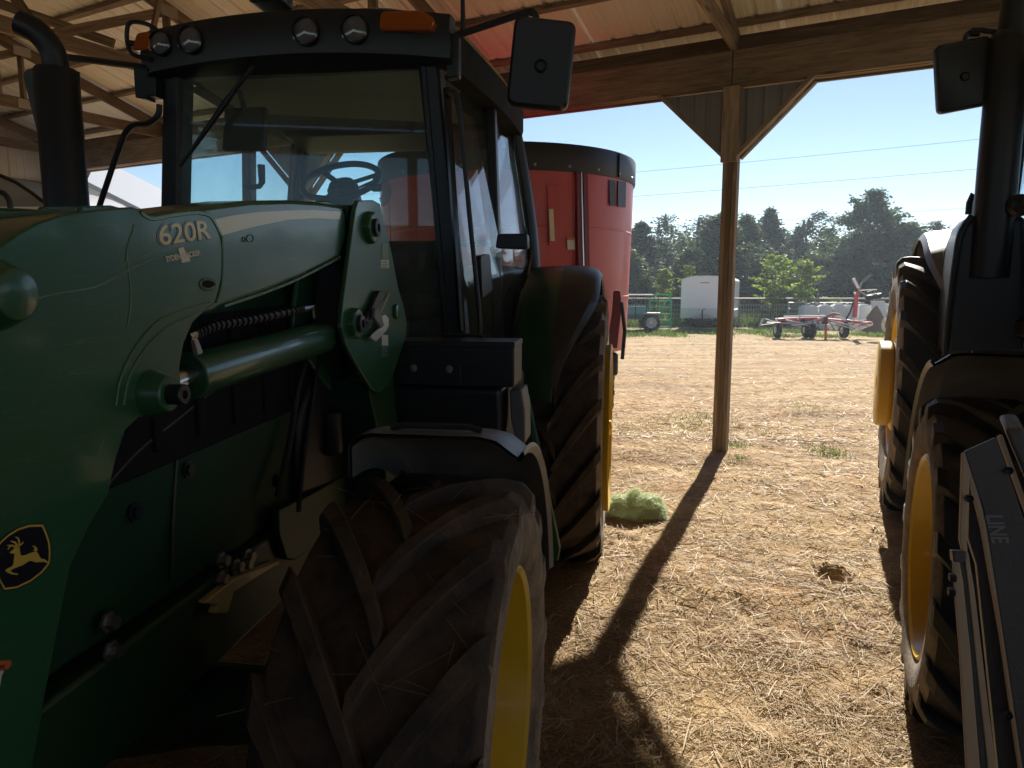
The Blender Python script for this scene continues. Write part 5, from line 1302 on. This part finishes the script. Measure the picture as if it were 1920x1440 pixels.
me_tt = tire_mesh('trailer_tire', .34, .20, .19, 16, .008, 13, .04); tire_mats(me_tt, 'rubber_black', 'rubber_black'); me_trm = rim_mesh('trailer_rim', .20, .19, .02); me_trm.materials.append(M['white_dirty'])
for yy_ in (2.0, 2.85):
    for sg in (1, -1): wheel(ct, 'trailer_wheel', me_tt, me_trm, (sg*.86, yy_, .34), sg < 0, .19, .02, 5)
for sg in (1, -1):
    mb = MB(); mb.slab_x(rounded([(1.5, .42), (3.35, .42), (3.15, .74), (1.7, .74)], .08), sg*.90, sg*1.04); mb.build('trailer_fender', M['white_dirty'], ct, .01)
mb = MB(); mb.box((.1, -.1, .02), (2.4, .10, .06)); pl_ = mb.build('timber', M['wood_post']); TF.place(pl_); pl_.location = TF.world(.3, -.35, .03); tag(pl_, 'pale timber lying under the front of the white trailer', 'timber')

# ================================================================== utility trailer with a green gate leaning behind it
UT = Frame(*on_z(1205, 622).xy, 6.0)
ut = empty('utility_trailer'); UT.place(ut)
tag(ut, 'black mesh sided utility trailer half hidden by the red mixer', 'trailer')
mb = MB(); mb.box((-.9, .9, .48), (2.9, 1.6, .07)); mb.build('deck', M['wood'], ut, .005)
fr_ = empty('side_frame', (0, 0, 0), 0, ut)
for yy_ in (.1, 1.7):
    for z_ in (.62, 1.28):
        mb = MB(); mb.bar((-2.35, yy_, z_), (.55, yy_, z_), .035, .035); mb.build('rail', M['black'], fr_)
    for k in range(8):
        x = -2.35 + 2.9*k/7; mb = MB(); mb.bar((x, yy_, .45), (x, yy_, 1.28), .03, .03); mb.build('upright', M['black'], fr_)
mb = MB(); mb.slab_x([(.1, 1.28), (1.7, 1.28), (1.6, 1.36), (.9, 1.40), (.2, 1.36)], -2.3, .4); mb.build('tarp', M['matte_black'], ut, .01)
for x in (.30,):
    for yy_ in (-.05, 1.85): wheel(ut, 'trailer_wheel', me_tt, me_trm, (x, yy_, .34), False, .19, .02, 5).rotation_euler = (0, 0, -math.pi/2)
mb = MB(); mb.slab_x(rounded([(-.18, .66), (.14, .66), (.14, .72), (-.18, .72)], .02), .02, .62); mb.build('wheel_fender', M['steel'], ut)
tn = MB(); tn.slab_x(rounded([(.35, .52), (1.4, .52), (1.4, .92), (.35, .92)], .06), -1.5, .2); tnk = tn.build('water_tank', M['teal'], None, .03); UT.place(tnk); tag(tnk, 'teal tank lying on the utility trailer bed', 'tank')
GG = Frame(*on_z(1237, 617).xy, 12.0); gg = empty('green_gate'); GG.place(gg)
tag(gg, 'bright green tube gate leaning beside the utility trailer', 'gate')
for x in (-.42, .42):
    mb = MB(); mb.bar((x, 0, .02), (x, .35, 1.42), .07, .07); mb.build('stile', M['green_gate'], gg)
for k in range(6):
    t = .06 + .9*k/5; mb = MB(); mb.bar((-.42, .35*t, 1.42*t), (.42, .35*t, 1.42*t), .055, .055); mb.build('bar', M['green_gate'], gg)
mb = MB(); mb.bar((-.42, .02, .06), (.42, .33, 1.38), .035, .035); mb.build('brace', M['green_gate'], gg)

# ================================================================== pipe fence with wire, farm gate
FY = 30.0
fc = empty('pipe_fence', (0, FY, 0)); tag(fc, 'brown pipe rail fence with wire mesh along the tree line', 'fence')
px_ = -22.0; posts = []
while px_ < 34:
    posts.append(px_); px_ += 3.15
for x in posts:
    mb = MB(); mb.tube([(x, 0, -.1), (x, 0, 1.16)], .04, 8); mb.build('fence_post', M['pipe'], fc)
mb = MB(); mb.tube([(-22, 0, 1.18), (34, 0, 1.18)], .036, 8); mb.build('top_rail', M['pipe'], fc)
for z_ in (.18, .36, .54, .72, .92):
    mb = MB(); mb.tube([(-22, -.045, z_), (34, -.045, z_)], .009, 5); mb.build('strand', M['galv'], fc)
vs_, fs_ = [], []
mb = MB()
for k in range(300):
    x = -4 + 32*k/300; mb.box((x, -.045, .5), (.008, .008, .92))
w_ = mb.build('mesh_wires', M['galv'], fc); w_['kind'] = 'stuff'
ga = on_y(1478, 580, FY - .35); gb = on_y(1612, 580, FY - .35)
gt = empty('farm_gate', (ga.x, FY - .35, 0)); tag(gt, 'pale tubular farm gate standing before the saplings', 'gate'); gl_ = gb.x - ga.x
for z_ in (.22, .40, .58, .78, 1.02):
    mb = MB(); mb.tube([(0, 0, z_), (gl_, 0, z_)], .024, 8); mb.build('gate_bar', M['galv'], gt)
for x in (0, gl_*.5, gl_):
    mb = MB(); mb.tube([(x, 0, .2), (x, 0, 1.04)], .026, 8); mb.build('gate_stile', M['galv'], gt)

# ================================================================== row of pale blocks
BY = 28.6
edges = [(1508, 1536), (1537, 1561), (1562, 1584), (1585, 1603), (1612, 1634), (1637, 1650), (1652, 1664), (1665, 1690), (1692, 1715)]
names = ['leftmost of the row', 'second of the row from the left', 'third of the row, mid way', 'fourth of the row, behind the red upright', 'fifth of the row, right of the red upright', 'narrow one right of the red upright', 'slim one with a leaning slab before it', 'wide one next to the tractor tyre', 'last of the row at the tractor tyre']
for i, ((u0, u1), nm) in enumerate(zip(edges, names)):
    a, b_ = on_y(u0, 600, BY), on_y(u1, 600, BY); w = b_.x - a.x; h = .93 + RNG.uniform(-.05, .05); d = .55
    o = empty('concrete_block', ((a.x + b_.x)/2, BY + RNG.uniform(-.1, .15), 0), RNG.uniform(-.12, .12))
    tag(o, 'pale concrete block, ' + nm, 'block', 'pale blocks along the fence')
    mb = MB(); mb.box((0, d/2, h/2), (w*.94, d, h)); mb.build('block_body', M['concrete'], o, .03)
    mb = MB(); mb.slab_y([(-w*.40, h - .005), (w*.40, h - .005), (w*.30, h + .055), (-w*.30, h + .055)], .1, d - .1); mb.build('block_key', M['concrete'], o, .01)
    mb = MB(); mb.tube([(-.06, d/2, h + .05), (-.05, d/2, h + .11), (.05, d/2, h + .11), (.06, d/2, h + .05)], .012, 6); mb.build('lifting_loop', M['steel'], o)
p = on_y(1655, 610, 27.9); sl2 = MB(); sl2.slab_x([(0, 0), (.09, 0), (.42, 1.12), (.33, 1.12)], -.28, .28); sl_o = sl2.build('leaning_slab', M['concrete'], None, .01); sl_o.location = (p.x, p.y, 0); sl_o.rotation_euler = (0, 0, .25)
tag(sl_o, 'bluish white slab leaning against the pale blocks', 'slab')

# ================================================================== hay tedder
TD = on_z(1512, 634); td = empty('hay_tedder', (TD.x, TD.y, 0), -.06)
tag(td, 'red hay tedder with folded tine rotors and four small wheels', 'hay tedder')
def tdp(u, v, dy=0.0): q = on_y(u, v, TD.y + dy); q = q - Vector((TD.x, TD.y, 0)); return Vector((q.x, dy, q.z))
def td_bar(pts, r_, mat, nm, flat=None):
    mb = MB(); mb.tube([tdp(*p) if len(p) > 1 else p for p in pts], r_, 7, flat=flat); return mb.build(nm, M[mat], td)
td_bar([(1460, 600), (1530, 598), (1580, 602), (1630, 606)], .065, 'red', 'main_beam')
td_bar([(1545, 595), (1560, 588), (1572, 590)], .05, 'junk', 'gearbox')
td_bar([(1600, 595), (1603, 560), (1606, 546)], .075, 'red', 'folded_arm')
td_bar([(1580, 606), (1592, 585), (1598, 566)], .03, 'black', 'fold_ram')
td_bar([(1470, 594), (1510, 593), (1545, 592)], .025, 'white_dirty', 'guard_rail')
td_bar([(1548, 603), (1547, 638)], .04, 'red', 'parking_leg')
for pts in ([(1598, 522), (1607, 540)], [(1601, 548), (1606, 562)], [(1551, 608), (1558, 618)], [(1560, 604), (1568, 618)], [(1457, 597), (1458, 606)], [(1600, 580), (1605, 590)]):
    td_bar(pts, .045, 'white_paint', 'tine_guard')
td_bar([(1603, 618), (1612, 614), (1632, 606)], .06, 'white_paint', 'tine_guard')
for hub, tips, dy in (((1461, 606), [(1428, 610), (1436, 598), (1440, 622), (1475, 620), (1490, 606)], -.1), ((1500, 608), [(1470, 606), (1478, 622), (1520, 612), (1492, 626), (1530, 600)], -.2), ((1590, 610), [(1560, 610), (1572, 622), (1615, 618), (1625, 604), (1600, 600)], -.1), ((1608, 545), [(1614, 528), (1640, 543), (1600, 525), (1625, 556)], .0)):
    for tpx in tips:
        td_bar([(*hub, dy), (*tpx, dy)], .016, 'galv', 'tine_arm')
        q = (tpx[0] - 5, tpx[1] + 6); td_bar([(*tpx, dy), (*q, dy)], .009, 'galv', 'tine')
for a, b_ in (((1614, 527), (1630, 513)), ((1616, 529), (1633, 515)), ((1609, 545), (1614, 527)), ((1626, 555), (1631, 562)), ((1623, 547), (1641, 543))):
    td_bar([a, b_], .010, 'galv', 'tine')
for (ua, va), (ub, vb), r_ in (((1428, 610), (1432, 598), .03), ((1440, 605), (1500, 606), .018), ((1475, 600), (1508, 606), .02), ((1486, 610), (1530, 606), .02), ((1512, 604), (1545, 612), .018), ((1556, 600), (1600, 612), .022), ((1572, 608), (1612, 622), .022), ((1588, 606), (1628, 612), .018), ((1534, 598), (1548, 592), .03), ((1568, 592), (1584, 600), .03), ((1497, 599), (1503, 590), .025), ((1606, 602), (1622, 598), .02)):
    td_bar([(ua, va, -.25), (ub, vb, -.15)], r_, 'white_dirty' if r_ > .019 else 'galv', 'rotor_tube')
for u, v in ((1470, 602), (1505, 603), (1546, 600), (1585, 604)):
    td_bar([(u, v - 5), (u, v + 7)], .10, 'black' if u > 1500 else 'red_dark', 'rotor_gearbox')
me_dt = tire_mesh('tedder_tire', .26, .16, .12, 14, .01, 14, .03); tire_mats(me_dt, 'rubber_black', 'rubber_black'); me_dr = rim_mesh('tedder_rim', .16, .12, .01); me_dr.materials.append(M['white_dirty'])
for u, dy in ((1459, 0), (1511, .1), (1522, -.1), (1581, 0)):
    p = tdp(u, 620, dy); w_ = link('tedder_wheel', me_dt, None, td); w_.location = (p.x, dy, .26); link('rim', me_dr, None, w_)
    mb = MB(); mb.tube([(p.x, dy, .26), (p.x + .02, dy, .62)], .025, 6); mb.build('caster', M['red_dark'], td)
p = tdp(1635, 556); w_ = link('tedder_wheel', me_dt, None, td); w_.location = p; w_.rotation_euler = (0, R(78), 0); link('rim', me_dr, None, w_)
# scrap beside it
p = on_z(1665, 628); sp_ = empty('wire_coil', p); tag(sp_, 'loose pale coil of wire heaped beside the tedder', 'wire coil')
for k in range(7):
    a = RNG.uniform(0, 3); mb = MB(); r0 = .26 + RNG.uniform(-.05, .05); mb.tube([Vector((r0*math.cos(t), .12*math.sin(t + a), .34 + r0*math.sin(t)*.9 + .03*math.sin(3*t + a))) for t in np.linspace(0, 2*math.pi, 20)], .012, 5); mb.build('loop', M['decal_dealer'], sp_)
p = on_z(1640, 622); mb = MB()
me_s = None
hp_ = MB(); hp_.lathe([(0, .62), (.12, .55), (.42, .36), (.78, .16), (.98, .02)], 14, (0, 0, 0), 'z'); hp_.v = [(x*(1 + .2*math.sin(5*math.atan2(y, x))), y*.7, z_) for x, y, z_ in hp_.v]; so = hp_.build('scrap_heap', M['junk'], None, smooth=0); so.location = p; tag(so, 'brown heap of scrap between tedder and pale blocks', 'scrap')

# ================================================================== overhead wires
for (ua, va), (ub, vb), nm in (((1180, 325), (1838, 262), 'highest of the three'), ((1180, 370), (1832, 318), 'middle of the three'), ((1215, 428), (1788, 393), 'lowest of the three')):
    a, b_ = on_y(ua, va, 72), on_y(ub, vb, 64); d = b_ - a
    pts = [a + d*t + Vector((0, 0, .35*((t - .5)**2)*.6)) for t in np.linspace(-2.4, 2.2, 40)]
    mb = MB(); mb.tube([p - pts[20] for p in pts], .016, 5); o = mb.build('power_line', M['wire']); o.location = pts[20]
    tag(o, 'thin overhead power line across the sky, ' + nm, 'power line', 'overhead power lines')

# ================================================================== trees
def crown_mesh(name, h, w, seed, kind='cedar', n=9000):
    g = np.random.default_rng(seed); P, D, S = [], [], []
    ex_, ph_, lob = g.uniform(.74, 1.02), g.uniform(0, 6), g.uniform(.1, .3)
    nb = 250 if kind == 'cedar' else 110
    for k in range(nb):
        if kind == 'cedar':
            t = g.uniform(.06, 1.0)**.9; env = (w/2)*min(1, (1.03 - t)**ex_*1.25)*(.55 + .45*min(1, t/.2)); droop = .18 - .55*t*.6
        else:
            t = g.uniform(.2, 1.0); env = (w/2)*math.sqrt(max(.03, 1 - ((t - .58)/.46)**2)); droop = -.25
        az = g.uniform(0, 2*np.pi); ln = env*g.uniform(.35, 1.25)*(1 + lob*math.sin(2*az + ph_ + 5*t))
        m_ = max(8, int(n/nb*(.35 + ln/(w/2))))
        s_ = g.uniform(.12, 1.0, m_)**.6
        zz = t*h - droop*ln*s_*(.6 + .5*s_) + (.10*ln*s_**3 if kind == 'cedar' else 0)
        spread = (.044*w if kind == 'cedar' else .06*w)*(.35 + .65*(1 - s_*.6))
        px = np.cos(az)*ln*s_ + g.normal(0, 1, m_)*spread*.7; py = np.sin(az)*ln*s_ + g.normal(0, 1, m_)*spread*.7; pz = zz + g.normal(0, 1, m_)*spread*.40
        P.append(np.stack([px, py, pz], -1))
        dd = np.stack([np.cos(az) + g.normal(0, .6, m_), np.sin(az) + g.normal(0, .6, m_), g.normal(.1 if kind == 'cedar' else -.2, .5, m_)], -1); D.append(dd)
    # leader tips
    if kind == 'cedar':
        for k in range(14):
            bx_, by_ = g.normal(0, w*.12, 2); zt = h*(1.04 - 1.5*math.hypot(bx_, by_)/w*g.uniform(.6, 1.3)); m_ = 70
            s_ = g.uniform(0, 1, m_); P.append(np.stack([bx_ + g.normal(0, .12, m_)*(1 - s_), by_ + g.normal(0, .12, m_)*(1 - s_), zt - (1 - s_)*h*.14], -1)); D.append(np.stack([g.normal(0, .5, m_), g.normal(0, .5, m_), g.uniform(.4, 1, m_)], -1))
    P = np.concatenate(P); D = np.concatenate(D); n_ = len(P)
    P[:, 2] = np.maximum(P[:, 2], .12)
    D /= np.linalg.norm(D, axis=1, keepdims=True) + 1e-6
    U = g.normal(0, 1, (n_, 3)); Sd = np.cross(D, U); Sd /= np.linalg.norm(Sd, axis=1, keepdims=True) + 1e-6
    if kind == 'cedar': L_, Wd = g.uniform(.12, .32, n_), g.uniform(.024, .065, n_)
    else: L_, Wd = g.uniform(.07, .15, n_), g.uniform(.035, .075, n_)
    a = P - D*L_[:, None]*.5; b_ = P + D*L_[:, None]*.5; m1 = P + Sd*Wd[:, None]; m2 = P - Sd*Wd[:, None]
    V = np.stack([a, m1, b_, m2], 1).reshape(-1, 3); F_ = np.arange(n_*4).reshape(-1, 4)
    return np_mesh(name, V, F_)

def tree(name, label, cat, x, y, h, w, seed, kind, mat, n=9000, group='trees behind the fence', crown=None):
    t = empty(name, (x, y, 0), (seed*1.7) % 6.28); tag(t, label, cat, group)
    mb = MB(); lean = .03*h*math.sin(seed); pts = [(0, 0, -.1), (lean*.3, 0, h*.3), (lean, .02*h, h*.65), (lean*.8, 0, h*.96)]
    r0 = .028*h if kind == 'cedar' else .018*h
    mb.tube(pts, [r0, r0*.75, r0*.42, r0*.08], 8); tk = mb.build('trunk', M['bark'], t)
    g = random.Random(seed)
    for k in range(7):
        z_ = h*g.uniform(.12, .7); a = g.uniform(0, 6.28); ln = w*.40*(1.05 - z_/h) + .1; mb = MB()
        mb.tube([(0, 0, z_), (math.cos(a)*ln*.5, math.sin(a)*ln*.5, z_ + .05*ln), (math.cos(a)*ln, math.sin(a)*ln, z_ + .12*ln)], [r0*.35, r0*.22, r0*.06], 5)
        mb.build('limb', M['bark'], tk)
    link('crown', crown or crown_mesh('crown', h, w, seed, kind, n), mat, t); return t

def top_at(u, v, y): return on_y(u, v, y)
specs = [  # u, v of the top, distance, width, label
    (1640, 362, 40.0, 6.9, 'tallest spreading cedar, at right above the tedder', 'cedar'),
    (1445, 394, 45.0, 4.6, 'pointed dark cedar just right of the wooden post', 'cedar_b'),
    (1352, 404, 39.0, 5.2, 'broad cedar behind the white trailer, left of the post', 'cedar'),
    (1402, 408, 41.0, 4.4, 'cedar partly hidden by the wooden post', 'cedar'),
    (1204, 420, 40.0, 3.6, 'narrow cedar beside the red mixer', 'cedar_b'),
    (1238, 452, 44.0, 3.4, 'short cedar second from the red mixer', 'cedar_b'),
    (1500, 428, 48.0, 4.2, 'dark cedar in the gap above the left sapling', 'cedar_b'),
    (1548, 432, 49.0, 4.6, 'dark cedar above the round sapling', 'cedar_b'),
    (1596, 470, 37.5, 4.6, 'low bushy cedar in front of the tallest one', 'cedar'),
    (1700, 420, 39.0, 4.6, 'cedar at far right behind the tractor tyre', 'cedar'),
    (1300, 470, 36.5, 4.2, 'low cedar right behind the white trailer roof', 'cedar'),
    (1425, 490, 36.0, 3.8, 'low cedar right of the white trailer', 'cedar_b'),
    (1180, 470, 37.0, 4.0, 'low cedar at the edge of the red mixer', 'cedar'),
    (735, 395, 44.0, 4.0, 'cedar seen through the cab glass', 'cedar'),
]
for i, (u, v, y, w, lab, mt) in enumerate(specs):
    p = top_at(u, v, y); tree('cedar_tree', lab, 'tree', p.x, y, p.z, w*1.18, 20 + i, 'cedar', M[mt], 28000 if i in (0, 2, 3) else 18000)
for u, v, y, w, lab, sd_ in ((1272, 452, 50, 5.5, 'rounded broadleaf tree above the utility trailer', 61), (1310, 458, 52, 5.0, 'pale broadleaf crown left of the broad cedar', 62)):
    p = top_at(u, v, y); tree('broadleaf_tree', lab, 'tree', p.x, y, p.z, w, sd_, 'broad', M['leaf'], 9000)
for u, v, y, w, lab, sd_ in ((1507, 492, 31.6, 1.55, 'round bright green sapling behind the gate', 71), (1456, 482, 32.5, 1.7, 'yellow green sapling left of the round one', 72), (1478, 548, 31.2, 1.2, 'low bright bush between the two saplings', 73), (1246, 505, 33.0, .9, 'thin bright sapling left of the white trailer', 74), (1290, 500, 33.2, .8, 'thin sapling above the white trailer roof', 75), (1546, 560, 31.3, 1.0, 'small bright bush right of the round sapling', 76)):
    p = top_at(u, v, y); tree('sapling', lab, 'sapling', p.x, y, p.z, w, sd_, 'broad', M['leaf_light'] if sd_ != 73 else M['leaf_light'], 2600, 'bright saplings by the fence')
# the wood behind, one mass
V_, F__ = [], []; off = 0
for k in range(36):
    u = RNG.uniform(-.75, .85); y = RNG.uniform(47, 58); me = crown_mesh('tmp', RNG.uniform(5.5, 6.9), RNG.uniform(6, 8.5), 200 + k, 'cedar', 5000)
    n_ = len(me.vertices); co = np.empty(n_*3, np.float32); me.vertices.foreach_get('co', co); co = co.reshape(-1, 3)*np.array([1.25, 1.25, 1.0]) + np.array([(k/36*1.9 - .95)*y, y, 0]); V_.append(co); F__.append(np.arange(n_).reshape(-1, 4) + off); off += n_; bpy.data.meshes.remove(me)
o = link('far_wood', np_mesh('far_wood', np.concatenate(V_), np.concatenate(F__)), M['cedar_b']); tag(o, 'dark wood closing the view behind the fence trees', 'wood', kind='stuff')

# ================================================================== green net wrap on the floor
NW = on_z(1197, 972)
nw = empty('net_wrap', (NW.x, NW.y, 0)); tag(nw, 'crumpled pale green bundle of bale net on the straw', 'net wrap')
bm = bmesh.new(); bmesh.ops.create_icosphere(bm, subdivisions=5, radius=1.0)
from mathutils import noise as mnoise
for v_ in bm.verts:
    n0 = v_.co.copy(); r_ = 1 + .34*mnoise.noise(n0*1.6) + .26*mnoise.noise(n0*4 + Vector((3, 1, 2))) + .16*mnoise.noise(n0*10) + .08*mnoise.noise(n0*24)
    p = n0*r_; k = 1.0 - .38*max(0, p.x)
    v_.co = Vector((p.x*.205, p.y*.15, max(-.01, p.z*.135*k + .05)))
me = bpy.data.meshes.new('bundle'); bm.to_mesh(me); bm.free(); me.polygons.foreach_set('use_smooth', [True]*len(me.polygons))
link('bundle', me, M['net'], nw)
g = np.random.default_rng(5); vs_ = np.empty(len(me.vertices)*3, np.float32); me.vertices.foreach_get('co', vs_); vs_ = vs_.reshape(-1, 3)
mb = MB()
for k in range(2600):
    a = Vector(vs_[g.integers(len(vs_))].tolist()); d = Vector(g.normal(0, 1, 3).tolist()).normalized()
    if a.z < .012: continue
    t_ = d.cross(Vector((a.x, a.y, a.z)).normalized()).normalized()*g.uniform(.015, .06)
    o_ = Vector((a.x, a.y*1.2, a.z)).normalized()*g.uniform(.002, .013)
    mb.tube([a - t_ - o_*.3, a + o_*1.6, a + t_ - o_*.2], .0012, 3)
st_ = mb.build('strands', M['net'], nw); st_['kind'] = 'stuff'

# ================================================================== haze volume added in the air, also standing in for lens veil
mb = MB(); mb.box((0, 130, 8.5), (540, 400, 20)); hz = mb.build('haze', None, None, smooth=0)
m = bpy.data.materials.new('air'); m.use_nodes = True; N = m.node_tree.nodes; L = m.node_tree.links
N.remove(N['Principled BSDF']); pv = N.new('ShaderNodeVolumePrincipled'); pv.inputs['Color'].default_value = (.72, .85, 1.0, 1); pv.inputs['Density'].default_value = .0012; pv.inputs['Anisotropy'].default_value = .35
L.new(pv.outputs[0], N['Material Output'].inputs['Volume']); hz.data.materials.append(m)
tag(hz, 'thin haze added over the yard, also standing in for lens veil', 'haze', kind='stuff')
